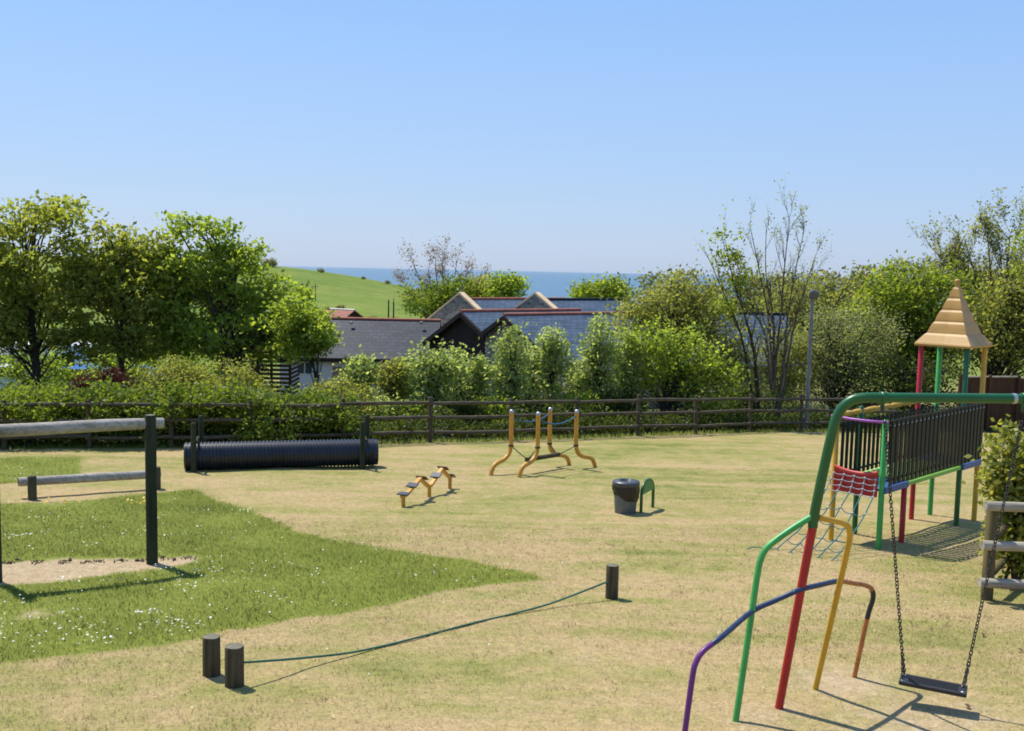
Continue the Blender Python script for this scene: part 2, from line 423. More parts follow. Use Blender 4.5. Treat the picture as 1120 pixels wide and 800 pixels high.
# ------------------------------------------------------------------ ground sheet
def axis(lo, a, b, hi, step, g):
    mid = list(np.arange(a, b+1e-6, step)); l = []; x = a; s = step
    while x > lo: s *= g; x -= s; l.append(x)
    r = []; x = b; s = step
    while x < hi: s *= g; x += s; r.append(x)
    return np.array(l[::-1]+mid+r)
xs = axis(-3000, -15, 12, 3000, .14, 1.13); ys = axis(-80, 5, 32, 3900, .14, 1.07)
X, Y = np.meshgrid(xs, ys); Z = terrain(X, Y)
lg, dt, gr = masks(X, Y)
bmp_ = np.zeros(X.shape)
near = (Y < 40) & (Y > 2) & (abs(X) < 20)
for i, j in zip(*np.nonzero(near)):
    v = Vector((X[i, j], Y[i, j], 0)); bmp_[i, j] = mn.noise(v*.55)*.035 + mn.noise(v*2.3)*.012
Z = Z + bmp_*(1-.0) - .035*np.clip(dt-.6, 0, 1)
ny, nx = X.shape
vv = np.stack([X, Y, Z], -1).reshape(-1, 3).astype(np.float32)
idx = np.arange(ny*nx).reshape(ny, nx)
fq = np.stack([idx[:-1, :-1], idx[:-1, 1:], idx[1:, 1:], idx[1:, :-1]], -1).reshape(-1, 4)
gm = bpy.data.meshes.new('ground'); gm.vertices.add(len(vv)); gm.vertices.foreach_set('co', vv.ravel())
gm.loops.add(fq.size); gm.loops.foreach_set('vertex_index', fq.ravel().astype(np.int32))
gm.polygons.add(len(fq)); gm.polygons.foreach_set('loop_start', np.arange(0, fq.size, 4, dtype=np.int32))
gm.polygons.foreach_set('use_smooth', np.ones(len(fq), bool)); gm.update(calc_edges=True)
for nm, a in (('longgrass', lg), ('dirt', dt), ('lush', gr)):
    at_ = gm.attributes.new(nm, 'FLOAT', 'POINT'); at_.data.foreach_set('value', a.ravel().astype(np.float32))

def grass_colour(nt):
    """dry mown turf: straw and green mixed in patches, mowing lines across"""
    pos = position(nt)
    n1 = noise_node(nt, pos, .42, 5, .6); n2 = noise_node(nt, pos, 2.6, 5, .65)
    mp = N(nt, 'ShaderNodeMapping'); nt.links.new(pos, mp.inputs[0]); mp.inputs['Scale'].default_value = (.16, 1.9, 1); mp.inputs['Rotation'].default_value = (0, 0, R(-10))
    n3 = noise_node(nt, mp.outputs[0], 1.0, 3, .6)
    f = fmath(nt, 'ADD', fmath(nt, 'MULTIPLY', n1, .42), fmath(nt, 'ADD', fmath(nt, 'MULTIPLY', n2, .33), fmath(nt, 'MULTIPLY', n3, .40)))
    sp = N(nt, 'ShaderNodeSeparateXYZ'); nt.links.new(pos, sp.inputs[0])
    far = framp(nt, sp.outputs[1], 8, 26)
    f = fmath(nt, 'ADD', f, fmath(nt, 'MULTIPLY', far, .06))
    return f, pos, sp
STRAW = [(.45, (.45, .322, .19)), (.575, (.405, .308, .158)), (.675, (.30, .272, .098)), (.78, (.18, .20, .052))]
gmat, nt, pb, out = new_mat('turf')
f, pos, sp = grass_colour(nt)
def attr(nt, nme): return N(nt, 'ShaderNodeAttribute', attribute_name=nme).outputs['Fac']
f2 = fmath(nt, 'ADD', f, fmath(nt, 'MULTIPLY', attr(nt, 'lush'), .13))
fine = noise_node(nt, pos, 38, 4, .7); mid = noise_node(nt, pos, 11, 4, .7)
c = ramp(nt, f2, STRAW)
lgc = ramp(nt, mid, [(.3, (.14, .17, .026)), (.7, (.23, .25, .045))])
edge = fmath(nt, 'ADD', attr(nt, 'longgrass'), fmath(nt, 'MULTIPLY', fmath(nt, 'SUBTRACT', mid, .5), .7))
c = mixc(nt, 1.0, c, ramp(nt, mid, [(.32, (.78, .80, .74)), (.68, (1.12, 1.10, 1.06))]), 'MULTIPLY')
c = mixc(nt, framp(nt, edge, .4, .6), c, lgc)
dd = fmath(nt, 'ADD', attr(nt, 'dirt'), fmath(nt, 'MULTIPLY', fmath(nt, 'SUBTRACT', noise_node(nt, pos, 5, 6, .75), .5), 1.1))
dc = ramp(nt, mid, [(.3, (.33, .24, .14)), (.7, (.50, .39, .25))])
c = mixc(nt, framp(nt, dd, .40, .80), c, dc)
c = mixc(nt, 1.0, c, ramp(nt, fine, [(.3, (.70, .70, .66)), (.7, (1.2, 1.18, 1.13))]), 'MULTIPLY')
# fields beyond the fence
fl = ramp(nt, noise_node(nt, pos, .05, 8, .7), [(.36, (.10, .165, .020)), (.5, (.145, .20, .028)), (.64, (.20, .225, .045))])
fl = mixc(nt, 1.0, fl, ramp(nt, noise_node(nt, pos, .5, 6, .75), [(.3, (.8, .8, .8)), (.7, (1.15, 1.12, 1.05))]), 'MULTIPLY')
c = mixc(nt, framp(nt, sp.outputs[1], 62, 75), c, fl)
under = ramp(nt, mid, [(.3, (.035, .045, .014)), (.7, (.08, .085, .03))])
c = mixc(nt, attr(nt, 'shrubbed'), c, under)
nt.links.new(c, pb.inputs['Base Color']); pb.inputs['Roughness'].default_value = .95; pb.inputs['Specular IOR Level'].default_value = .15
bump(nt, pb, mixc(nt, .5, fine, mid), .6, .03)
gm.materials.append(gmat)

# the fence line, needed for the soil under the shrubs
FENCE = [Vector((-22, 21.0)), Vector((-11.6, 22.7)), Vector((-6.3, 24.0)), Vector((0, 26.6)), Vector((9.1, 31.2)), Vector((12.6, 32.6))]
def fence_y(x):
    return np.interp(x, [p.x for p in FENCE], [p.y for p in FENCE])
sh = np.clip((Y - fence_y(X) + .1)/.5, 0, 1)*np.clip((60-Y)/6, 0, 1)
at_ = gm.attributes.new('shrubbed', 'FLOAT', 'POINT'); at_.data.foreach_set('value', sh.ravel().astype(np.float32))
ground = bpy.data.objects.new('ground', gm); COL.objects.link(ground); structure(ground)

# sea
sm, nt, pb, out = new_mat('sea_water')
pos = position(nt); mp = N(nt, 'ShaderNodeMapping'); nt.links.new(pos, mp.inputs[0]); mp.inputs['Scale'].default_value = (.0012, .004, 1)
n = noise_node(nt, mp.outputs[0], 1, 6, .6)
nt.links.new(ramp(nt, n, [(.3, (.040, .115, .185)), (.7, (.055, .14, .215))]), pb.inputs['Base Color'])
pb.inputs['Roughness'].default_value = .4; pb.inputs['Specular IOR Level'].default_value = .5
mb = MB(); mb.add([(-60000, 300, -60), (60000, 300, -60), (60000, 60000, -60), (-60000, 60000, -60)], [(0, 1, 2, 3)])
structure(mb.build('sea', sm))

# ------------------------------------------------------------------ grass blades
def grass_mat(name, stops):
    m = bpy.data.materials.new(name); m.use_nodes = True; nt = m.node_tree; nt.nodes.clear()
    out = N(nt, 'ShaderNodeOutputMaterial'); pb = N(nt, 'ShaderNodeBsdfPrincipled'); tr = N(nt, 'ShaderNodeBsdfTranslucent'); mx = N(nt, 'ShaderNodeMixShader')
    f, pos, sp = grass_colour(nt)
    t = attr(nt, 'tint')
    c = ramp(nt, fmath(nt, 'ADD', f, fmath(nt, 'MULTIPLY', fmath(nt, 'SUBTRACT', t, .5), .10)), stops)
    nt.links.new(c, pb.inputs['Base Color']); nt.links.new(c, tr.inputs[0]); pb.inputs['Roughness'].default_value = .7; pb.inputs['Specular IOR Level'].default_value = .2
    mx.inputs[0].default_value = .35
    nt.links.new(pb.outputs[0], mx.inputs[1]); nt.links.new(tr.outputs[0], mx.inputs[2]); nt.links.new(mx.outputs[0], out.inputs[0])
    return m
MOWN = grass_mat('mown_blades', [(.45, (.475, .342, .205)), (.575, (.43, .328, .170)), (.675, (.32, .292, .106)), (.78, (.195, .215, .056))])
LONGM = grass_mat('long_blades', [(.32, (.34, .325, .07)), (.55, (.24, .28, .045)), (.8, (.165, .225, .03))])
_gx, _gy = xs, ys
def surf(x, y):
    i = np.clip(np.searchsorted(_gy, y)-1, 0, ny-2); j = np.clip(np.searchsorted(_gx, x)-1, 0, nx-2)
    fy = (y-_gy[i])/(_gy[i+1]-_gy[i]); fx = (x-_gx[j])/(_gx[j+1]-_gx[j])
    return (Z[i, j]*(1-fx)*(1-fy)+Z[i, j+1]*fx*(1-fy)+Z[i+1, j]*(1-fx)*fy+Z[i+1, j+1]*fx*fy)
def surf1(x, y): return float(surf(np.array([x]), np.array([y]))[0])
def blades(name, x, y, h, wdt, lean, mat, lush=0):
    n = len(x); z = surf(x, y)-.004
    a = RNG.uniform(0, 2*math.pi, n); la = RNG.uniform(0, 2*math.pi, n); lm = h*RNG.uniform(.15, 1, n)*lean
    dx, dy = np.cos(a)*wdt/2, np.sin(a)*wdt/2
    V = np.empty((n, 3, 3)); V[:, 0] = np.stack([x-dx, y-dy, z], -1); V[:, 1] = np.stack([x+dx, y+dy, z], -1)
    V[:, 2] = np.stack([x+np.cos(la)*lm, y+np.sin(la)*lm, z+h], -1)
    fl_ = np.cross(V[:, 1]-V[:, 0], V[:, 2]-V[:, 0])[:, 1] > 0
    V[fl_] = V[fl_][:, [1, 0, 2]]
    nr = RNG.normal(0, .10, (n, 3))+np.array([0, -.15, 1.0]); nr /= np.linalg.norm(nr, axis=1)[:, None]
    return np_mesh(name, V.reshape(-1, 3), 3, np.clip(RNG.normal(.5, .22, n)+lush, 0, 1), mat, nrm=nr)
def scatter(y0, y1, dens, marg=1.2):
    A = (y1-y0)*2*(.53*y1+marg); n = int(A*dens)
    y = RNG.uniform(y0, y1, n); x = RNG.uniform(-1, 1, n)*(.53*y1+marg)
    k = abs(x) < .53*y+marg; return x[k], y[k]
bx, by, bh, bw = [], [], [], []
for y0, y1, dens, hh, ww in ((5.6, 10, 3300, .020, .005), (10, 15, 1300, .019, .008), (15, 22, 350, .016, .010)):
    x, y = scatter(y0, y1, dens)
    l, d, g_ = masks(x, y)
    k = (RNG.random(len(x)) > d*1.25) & (l < .5) & (RNG.random(len(x)) < .65+.5*g_)
    x, y, g_ = x[k], y[k], g_[k]
    bx.append(x); by.append(y); bh.append(hh*RNG.uniform(.5, 1.5, len(x))*(1+.8*g_)); bw.append(np.full(len(x), ww))
bl = blades('mown_grass', np.concatenate(bx), np.concatenate(by), np.concatenate(bh), np.concatenate(bw), 1.1, MOWN)
stuff(tag(bl, 'short dry mown grass over the open lawn', 'grass'))
# looser tufts and clippings left by the mower
tx, ty = scatter(5.8, 15, 7, 1.2); l, d, g_ = masks(tx, ty)
nzt = np.array([mn.noise(Vector((a*.5, b*.9, 9))) for a, b in zip(tx, ty)]); k = (l < .3) & (nzt > -.05); tx, ty = tx[k], ty[k]
n_ = RNG.integers(6, 26, len(tx)); qx = np.repeat(tx, n_)+RNG.normal(0, .06, n_.sum()); qy = np.repeat(ty, n_)+RNG.normal(0, .04, n_.sum())
stuff(tag(blades('grass_tufts', qx, qy, RNG.uniform(.02, .055, len(qx)), np.full(len(qx), .007), 1.3, MOWN), 'loose tufts and clippings on the mown lawn', 'grass'))
lx, ly, lh = [], [], []
for P, dens in ((LONG[0], 4600), (LONG[1], 1500)):
    lo, hi = P.min(0)-.3, P.max(0)+.3; n = int((hi-lo).prod()*dens)
    x = RNG.uniform(lo[0], hi[0], n); y = RNG.uniform(lo[1], hi[1], n)
    l, d, g_ = masks(x, y)
    nz = np.array([mn.noise(Vector((a*1.3, b*1.3, 3))) for a, b in zip(x, y)]) if n < 900000 else 0
    k = (l+RNG.normal(0, .22, n) > .55) & (RNG.random(n) > d*1.6) & (RNG.random(n) < .75+.4*nz) & (abs(x) < .53*y+2.5)
    x, y = x[k], y[k]; lx.append(x); ly.append(y); lh.append(RNG.uniform(.015, .055, len(x))*(1.0+.5*(nz[k] if n < 900000 else 0)))
bl = blades('long_grass', np.concatenate(lx), np.concatenate(ly), np.concatenate(lh), np.full(sum(map(len, lx)), .007), .9, LONGM)
stuff(tag(bl, 'longer green grass left unmown, sprinkled with daisies', 'grass'))
# daisies: small discs on thin stalks
DAISY = leaf_mat('daisy_petal', (.78, .78, .74), (.86, .86, .82), .25)
DANDE = leaf_mat('dandelion_petal', (.65, .42, .02), (.75, .5, .03), .2)
def flowers(name, x, y, hgt, r_, mat, label, cat):
    n = len(x); z = surf(x, y)+hgt; K = 6
    V = np.empty((n, K, 3)); tx = RNG.normal(0, .35, (n, 2))
    for k in range(K):
        a = 2*math.pi*k/K; cx, cy = r_*np.cos(a), r_*np.sin(a)
        V[:, k] = np.stack([x+cx, y+cy, z+tx[:, 0]*cx+tx[:, 1]*cy], -1)
    o = np_mesh(name, V.reshape(-1, 3), K, RNG.random(n), mat); stuff(tag(o, label, cat)); return o
fx, fy = [], []
for _ in range(190):
    px, py = random.uniform(-20, 600), random.uniform(540, 725); c = gp(px, py)
    n = int(random.paretovariate(.9)+1); n = min(n, 26); sp_ = random.uniform(.05, .28)
    fx.append(RNG.normal(c.x, sp_*1.3, n)); fy.append(RNG.normal(c.y, sp_, n))
for _ in range(16):
    px, py = random.uniform(-60, 84), random.uniform(503, 538); c = gp(px, py); n = random.randint(2, 9)
    fx.append(RNG.normal(c.x, .3, n)); fy.append(RNG.normal(c.y, .25, n))
fx = np.concatenate(fx); fy = np.concatenate(fy); l, d, g_ = masks(fx, fy); k = (l > .6) & (d < .35)
flowers('daisies', fx[k], fy[k], RNG.uniform(.05, .085, k.sum()), RNG.uniform(.007, .0125, k.sum()), DAISY, 'white daisies scattered through the longer grass', 'flowers')
fx, fy = [], []
for px, py, n in ((150, 553, 9), (50, 556, 5), (40, 550, 4), (95, 553, 4)):
    c = gp(px, py); fx.append(RNG.normal(c.x, .14, n)); fy.append(RNG.normal(c.y, .1, n))
fx = np.concatenate(fx); fy = np.concatenate(fy)
flowers('dandelions', fx, fy, RNG.uniform(.06, .09, len(fx)), RNG.uniform(.016, .024, len(fx)), DANDE, 'yellow dandelions in the grass near the low balance beam', 'flowers')
# odd daisies in the mown part
x, y = scatter(6, 13, 1.0, .5); l, d, g_ = masks(x, y); k = (l < .3) & (d < .3)
flowers('lawn_daisies', x[k], y[k], np.full(k.sum(), .024), np.full(k.sum(), .0085), DAISY, 'stray white daisies dotted over the mown lawn', 'flowers')
# loose soil crumbs by the worn strip under the high bar
SOIL = leaf_mat('soil_crumb', (.06, .042, .026), (.20, .14, .085), 0.0)
mbs = MB()
for _ in range(800):
    t = random.random(); px = -10+t*225; py = 617-6*t+random.gauss(0, .9)+2.2*mn.noise(Vector((px*.06, 0, 0))); c = gp(px, py)
    if mn.noise(Vector((px*.045, 5, 0))) < -.12: continue
    r_ = random.uniform(.003, .011)*(2.6 if random.random() < .04 else 1)
    z = surf1(c.x, c.y)
    Mx = Matrix.Rotation(random.uniform(0, 6), 3, Vector((random.random(), random.random(), 1)).normalized())
    mbs.box((c.x, c.y, z+r_*.3), (r_*2, r_*1.6, r_*1.3), Mx, r_*.5)
o = mbs.build('soil_crumbs', simple('dark_soil', (.10, .07, .042), .95, .5)); stuff(tag(o, 'crumbs of dark soil along the bare strip under the high bar', 'soil'))
LEAFB = simple('dead_leaf', (.12, .05, .025), .8, .3)
for i, (px, py, lb) in enumerate(((1075, 697, 'brown dead leaf on the lawn, just above the black swing seat'), (1116, 713, 'reddish brown dead leaf on the lawn at the right edge of the photo'), (1058, 775, 'orange brown dead leaf on the grass below the black swing seat'))):
    c = gp(px, py); m = MB(); a = random.uniform(0, 3); z = surf1(c.x, c.y)+.018
    pr = [(-.035, 0, 0), (-.015, .016, .012), (.012, .018, .016), (.036, 0, .004), (.014, -.016, .014), (-.014, -.015, .010)]
    m.slab([rotz(a) @ Vector(p) + Vector((c.x, c.y, z)) for p in pr], .003)
    tag(m.build('fallen_leaf', LEAFB, origin=(c.x, c.y, z)), lb, 'leaf')

# ------------------------------------------------------------------ plants
def leaf_quads(C, size, up=.35, asp=.6, out=None, want=False):
    n = len(C)
    nrm = RNG.normal(0, 1, (n, 3)); nrm += up*2.6*np.array([-.36, .30, .88]); nrm /= np.linalg.norm(nrm, axis=1)[:, None]+1e-9
    if out is not None:
        fl_ = (nrm*out).sum(1) < 0; nrm[fl_] *= -1
    t = np.cross(nrm, RNG.normal(0, 1, (n, 3))); t /= np.linalg.norm(t, axis=1)[:, None]+1e-9
    b = np.cross(nrm, t)
    sn = None
    if out is not None:
        sn = .55*nrm+.75*out; sn /= np.linalg.norm(sn, axis=1)[:, None]+1e-9
    L = (size*RNG.uniform(.6, 1.35, n))[:, None]
    V = np.empty((n, 4, 3)); V[:, 0] = C-t*L*.5; V[:, 1] = C+b*L*asp*.5-t*L*.04; V[:, 2] = C+t*L*.5; V[:, 3] = C-b*L*asp*.5-t*L*.04
    return (V.reshape(-1, 3), sn) if want else V.reshape(-1, 3)
def blob(px, py, rx, ry, Yd, depth=.85):
    c = at(px, py, Yd); return (c.x, c.y, c.z, pxlen(rx, Yd), pxlen(rx, Yd)*depth, pxlen(ry, Yd))
def clumps(blobs, n, shell=.5, stray=.13):
    wts = np.array([b[3]*b[4]*b[5] for b in blobs])**.75; wts /= wts.sum()
    out = []
    for i in RNG.choice(len(blobs), n, p=wts):
        b = blobs[i]; d = RNG.normal(0, 1, 3); d /= np.linalg.norm(d)
        r_ = (RNG.uniform(shell**2, 1))**.5
        if RNG.random() < stray: r_ *= RNG.uniform(1.0, 1.24)
        out.append([b[0]+d[0]*b[3]*r_, b[1]+d[1]*b[4]*r_, b[2]+d[2]*b[5]*r_])
    return np.array(out)
def wiggle(a, b, n, amp):
    P = [a.lerp(b, i/n) for i in range(n+1)]
    for i in range(1, n):
        P[i] = P[i]+Vector((random.gauss(0, amp), random.gauss(0, amp), random.gauss(0, amp*.5)))
    return P
def make_tree(name, label, cat, base, blobs, ncl, per, leaf, sig, lm, trunk_r=.12, stems=1, bark=None, group=None, limb=.5, flat=.7, shell=.5, up=.35, airy=None, minz=.05, stray=.13):
    bark = bark or BARK
    x, y = base; z = gz(x, y); o = Vector((x, y, z-.05))
    t = thing(name, label, cat, o, group)
    C = clumps(blobs, ncl, shell, stray)
    if airy is not None: C = np.concatenate([C, clumps(airy[0], airy[1], 0)])
    C[:, 2] = np.maximum(C[:, 2], z+minz+sig*.8)
    K = np.repeat(C, per, axis=0)
    if airy is not None:
        keep = np.ones(len(K), bool); keep[ncl*per:] = RNG.random(len(K)-ncl*per) < .38; K = K[keep]
    OFF = RNG.normal(0, sig, K.shape)*np.array([1, 1, flat]); Lf = K+OFF
    ctr = np.array([np.mean([b[0] for b in blobs]), np.mean([b[1] for b in blobs]), np.mean([b[2] for b in blobs])])
    rad_ = np.linalg.norm(K-ctr, axis=1)[:, None]+1e-9
    OUT = OFF/sig*.55+(K-ctr)/rad_*.9+np.array([0, 0, .45]); OUT /= np.linalg.norm(OUT, axis=1)[:, None]+1e-9
    kz = Lf[:, 2] > z+.03; Lf = Lf[kz]; OUT = OUT[kz]
    cl_t = np.repeat(RNG.normal(0, .16, len(C)), per)
    if airy is not None: cl_t = cl_t[keep]
    tint = np.clip(.45+RNG.normal(0, .22, len(Lf)) + cl_t[:len(Lf)], 0, 1)
    mb = MB(); top = max(b[2]+b[5]*.6 for b in blobs); cz = min(b[2]-b[5]*.2 for b in blobs)
    cx = np.mean([b[0] for b in blobs]); cy = np.mean([b[1] for b in blobs])
    stems_pts = []
    for s in range(stems):
        a = o+Vector((random.gauss(0, .12*(stems > 1)), random.gauss(0, .12*(stems > 1)), 0))
        spread = .35*np.mean([b[3] for b in blobs])*(stems > 1)
        e = Vector((cx+random.gauss(0, spread), cy+random.gauss(0, spread*.8), top))
        P = smooth_path(wiggle(a, e, 5, .05*(top-z)/3), 3); r0 = trunk_r/(stems**.5)
        mb.tube(P, [r0*(1.25 if i == 0 else 1)*(1-.8*i/(len(P)-1)) for i in range(len(P))], 8)
        stems_pts.append(P)
    for i in RNG.choice(len(C), int(len(C)*limb), replace=False):
        c = Vector(C[i]); P = random.choice(stems_pts) if stems > 1 else stems_pts[0]
        h = np.clip((c.z-z)*random.uniform(.35, .8), .15*(top-z), .9*(top-z))
        q = min(P, key=lambda p: abs(p.z-(z+h)))
        mid = q.lerp(c, .5)+Vector((0, 0, .12*(c-q).length))
        L = (c-q).length; r0 = min(trunk_r*.35, .010+.010*L)
        mb.tube([q, q.lerp(mid, .55), mid, mid.lerp(c, .6)+Vector((0, 0, .03*L)), c], [r0, r0*.8, r0*.6, r0*.4, r0*.2], 5, cap=False)
    mb.build('trunk', bark, t)
    Q, sn = leaf_quads(Lf-np.array(o), leaf, up, want=True)
    np_mesh('crown', Q, 4, tint, lm, t)
    return t
def copy_tree(t, label, loc, rz, sc=(1, 1, 1)):
    r = t.copy(); COL.objects.link(r); r.location = loc; r['_o'] = tuple(loc); r.rotation_euler = (0, 0, rz); r.scale = sc; r['label'] = label
    for ch in t.children:
        c = ch.copy(); COL.objects.link(c); c.parent = r
    return r
def grow(mb, p, d, L, r_, depth, tips, spread=.5, kids=(3, 5), upb=.25):
    P = [p.copy()]; q = p.copy(); n = 4
    for i in range(n):
        d = (d+Vector((random.gauss(0, .10), random.gauss(0, .10), random.gauss(0, .05)+upb*.12))).normalized(); q = q+d*(L/n); P.append(q.copy())
    mb.tube(P, [r_*(1-.72*i/n) for i in range(n+1)], 6 if depth > 1 else 4 if depth else 3, cap=False)
    tips.append(P[-1]); tips.append(P[2])
    if depth == 0: return
    for k in range(random.randint(*kids)):
        i = random.randint(1, n); t = P[i]
        side = Vector((random.gauss(0, 1), random.gauss(0, 1), random.gauss(0, .4))).normalized()
        nd = (d+side*spread*random.uniform(.6, 1.3)+Vector((0, 0, upb))).normalized()
        grow(mb, t, nd, L*random.uniform(.42, .68), r_*(1-.72*i/n)*.62+.002, depth-1, tips, spread, kids, upb)
def bare_tree(name, label, base, tops, Yd, r0, depth, lm, leaf, nleaf, sig, bark, seg=.5, spread=.45, kids=(3, 5), mid=None):
    x, y = base; z = gz(x, y); o = Vector((x, y, z-.05)); t = thing(name, label, 'tree', o)
    mb = MB(); tips = []
    for px, py in tops:
        e = at(px, py, Yd+random.uniform(-.5, .5)); a = o+Vector((random.gauss(0, .12), random.gauss(0, .1), 0))
        ctl = a.lerp(e, .5)+Vector(((a.x-e.x)*.12, 0, (e.z-a.z)*.05))
        P = smooth_path([a, a.lerp(ctl, .5)+Vector((random.gauss(0, .06), 0, 0)), ctl, ctl.lerp(e, .5)+Vector((random.gauss(0, .05), 0, 0)), e], 4)
        rr = [r0*(1-.88*i/(len(P)-1)) for i in range(len(P))]; mb.tube(P, rr, 7, cap=False); H = (e-a).length
        for i in range(int(len(P)*.3), len(P)):
            if random.random() < .8:
                dd = (P[i]-P[i-1]).normalized(); side = Vector((random.gauss(0, 1), random.gauss(0, .8), random.gauss(0, .25))).normalized()
                nd = (dd*.9+side*spread).normalized()
                grow(mb, P[i], nd, H*seg*.42*random.uniform(.5, 1.1)*(1.15-.6*i/len(P)), rr[i]*.55+.003, depth, tips, spread, kids)
    mb.build('trunk', bark, t)
    T = np.array([tuple(q) for q in tips]); T = T[RNG.integers(0, len(T), nleaf)]+RNG.normal(0, sig, (nleaf, 3))
    np_mesh('crown', leaf_quads(T-np.array(o), leaf), 4, np.clip(RNG.normal(.5, .25, nleaf), 0, 1), lm, t)
    return t

# --- big trees on the left
def bs(px, Yd): return (at(px, 400, Yd).x, Yd)
YL = 33
make_tree('broadleaf_tree', 'tall dark green tree at the left edge with a thin airy top', 'tree', bs(38, YL), [blob(32,290,58,30,YL), blob(-15,335,66,50,YL), blob(70,322,48,38,YL), blob(30,362,66,30,YL), blob(84,372,30,22,YL), blob(-10,300,50,40,YL)], 270, 44, .18, .21, LEAF_DARK, .16,
          airy=([blob(50,238,56,24,YL), blob(88,246,24,30,YL), blob(12,248,42,26,YL), blob(58,224,40,12,YL)], 120), flat=.55, limb=.16)
make_tree('broadleaf_tree', 'olive green tree standing between the airy topped tree and the brighter rounded tree', 'tree', bs(128, YL-.5), [blob(120,292,38,30,YL), blob(150,320,48,40,YL), blob(105,335,38,40,YL), blob(160,365,50,30,YL), blob(110,374,44,22,YL), blob(165,288,20,22,YL), blob(92,300,30,36,YL), blob(182,318,30,46,YL)], 290, 44, .18, .20, LEAF_DARK, .13,
          airy=([blob(125,256,34,16,YL), blob(160,266,28,20,YL)], 50), flat=.55, limb=.16)
make_tree('broadleaf_tree', 'bright green rounded tree rising beside the grassy hill', 'tree', bs(248, YL-1), [blob(222,292,40,34,YL), blob(260,308,40,38,YL), blob(205,335,44,40,YL), blob(288,330,38,38,YL), blob(312,352,36,30,YL), blob(250,362,62,30,YL), blob(335,366,30,24,YL), blob(320,335,24,28,YL), blob(195,375,34,20,YL), blob(190,300,30,30,YL), blob(285,378,40,18,YL)], 410, 44, .175, .20, LEAF_MID, .15,
          airy=([blob(210,246,30,16,YL), blob(190,256,18,22,YL), blob(238,258,28,20,YL), blob(268,274,24,14,YL)], 70), flat=.55, limb=.16)
make_tree('broadleaf_tree', 'small slender trunked tree in front of the cream barn wall', 'tree', bs(351, YL-2), [blob(336,360,30,24,YL-2), blob(352,374,17,18,YL-2), blob(322,372,26,20,YL-2), blob(316,346,26,26,YL-2)], 105, 44, .15, .17, LEAF_MID, .055, flat=.6, limb=.2)
for px, rx, top, Yd, lb in ((40, 42, 378, 40.5, 'dark shrub in the shade behind the airy topped tree'), (120, 30, 384, 40.5, 'dark shrub in the shade behind the olive green tree'), (178, 46, 366, 41, 'dark shrub behind the gap between the olive and bright rounded trees'), (248, 44, 366, 41.5, 'dark shrub in the shade behind the bright rounded tree')):
    x, y = bs(px, Yd); z = gz(x, y); h = at(px, top, Yd).z-z
    make_tree('shrub', lb, 'shrub', (x, y), [(x, y, z+h*.5, pxlen(rx, Yd), .8, h*.46)], 110, 36, .13, .2, LEAF_MID, .06, stems=4, limb=.2)
# --- hedge shrubs behind the fence on the left
hx = [(-14.9, .0), (-12.9, .08), (-11.2, -.04), (-9.6, .05), (-8.0, -.02), (-6.4, .06), (-4.9, -.06)]
hl = ['yellow green hedge shrub at the far left end of the hedge', 'yellow green hedge shrub second from the left end, behind the high bar', 'yellow green hedge shrub third from the left, behind the tall green post of the bar',
      'yellow green hedge shrub behind the left end of the black tunnel', 'yellow green hedge shrub behind the left half of the black tunnel', 'yellow green hedge shrub behind the right half of the black tunnel', 'yellow green hedge shrub at the right end of the hedge, beyond the tunnel']
proto = []
for i, ((x, dz), lb) in enumerate(zip(hx, hl)):
    y = float(fence_y(x))+.70; z = gz(x, y); h = 1.40+dz*1.3
    if i < 3:
        t = make_tree('hedge_shrub', lb, 'shrub', (x, y), [(x, y-.05, z+h*.68, 1.2, .98, h*.30), (x-.45, y+.15, z+h*.36, .85, .7, h*.33), (x+.5, y+.15, z+h*.38, .85, .7, h*.33)], 240, 40, .095, .125, LEAF_HEDGE, .06, stems=4, group='hedge shrubs along the rail fence', limb=.3, flat=.9, shell=.35, stray=.02)
        proto.append(t)
    else:
        copy_tree(proto[i % 3], lb, (x, y, z-.05), [math.pi, .4, 2.8][i % 3], (1, 1, 1+dz))
# second row: olive shrubs and a maroon one
for px, rx, top, Yd, lm, lb in ((185, 42, 392, 27.5, LEAF_OLIVE, 'olive coloured shrub under the trees left of the slatted shed'), (248, 40, 391, 27.6, LEAF_OLIVE, 'olive coloured shrub with loose tips right next to the slatted shed'),
                            (372, 36, 412, 27.2, LEAF_OLIVE, 'low olive shrub in front of the cream barn wall'), (22, 34, 420, 26.5, LEAF_HEDGE, 'small green bush under the airy topped tree')):
    x, y = bs(px, Yd); z = gz(x, y); tp = at(px, top, Yd).z; h = tp-z
    make_tree('shrub', lb, 'shrub', (x, y), [(x, y, z+h*.55, pxlen(rx, Yd), .7, h*.42)], 130, 36, .085, .13, lm, .05, stems=3, limb=.3, flat=.9)
x, y = bs(112, 27.5); z = gz(x, y); h = at(112, 402, 27.5).z-z
make_tree('shrub', 'dark maroon leaved shrub showing above the hedge', 'shrub', (x, y), [(x, y, z+h*.6, pxlen(36, 27.5), .6, h*.38)], 120, 34, .08, .12, LEAF_MAROON, .05, stems=3, limb=.3)
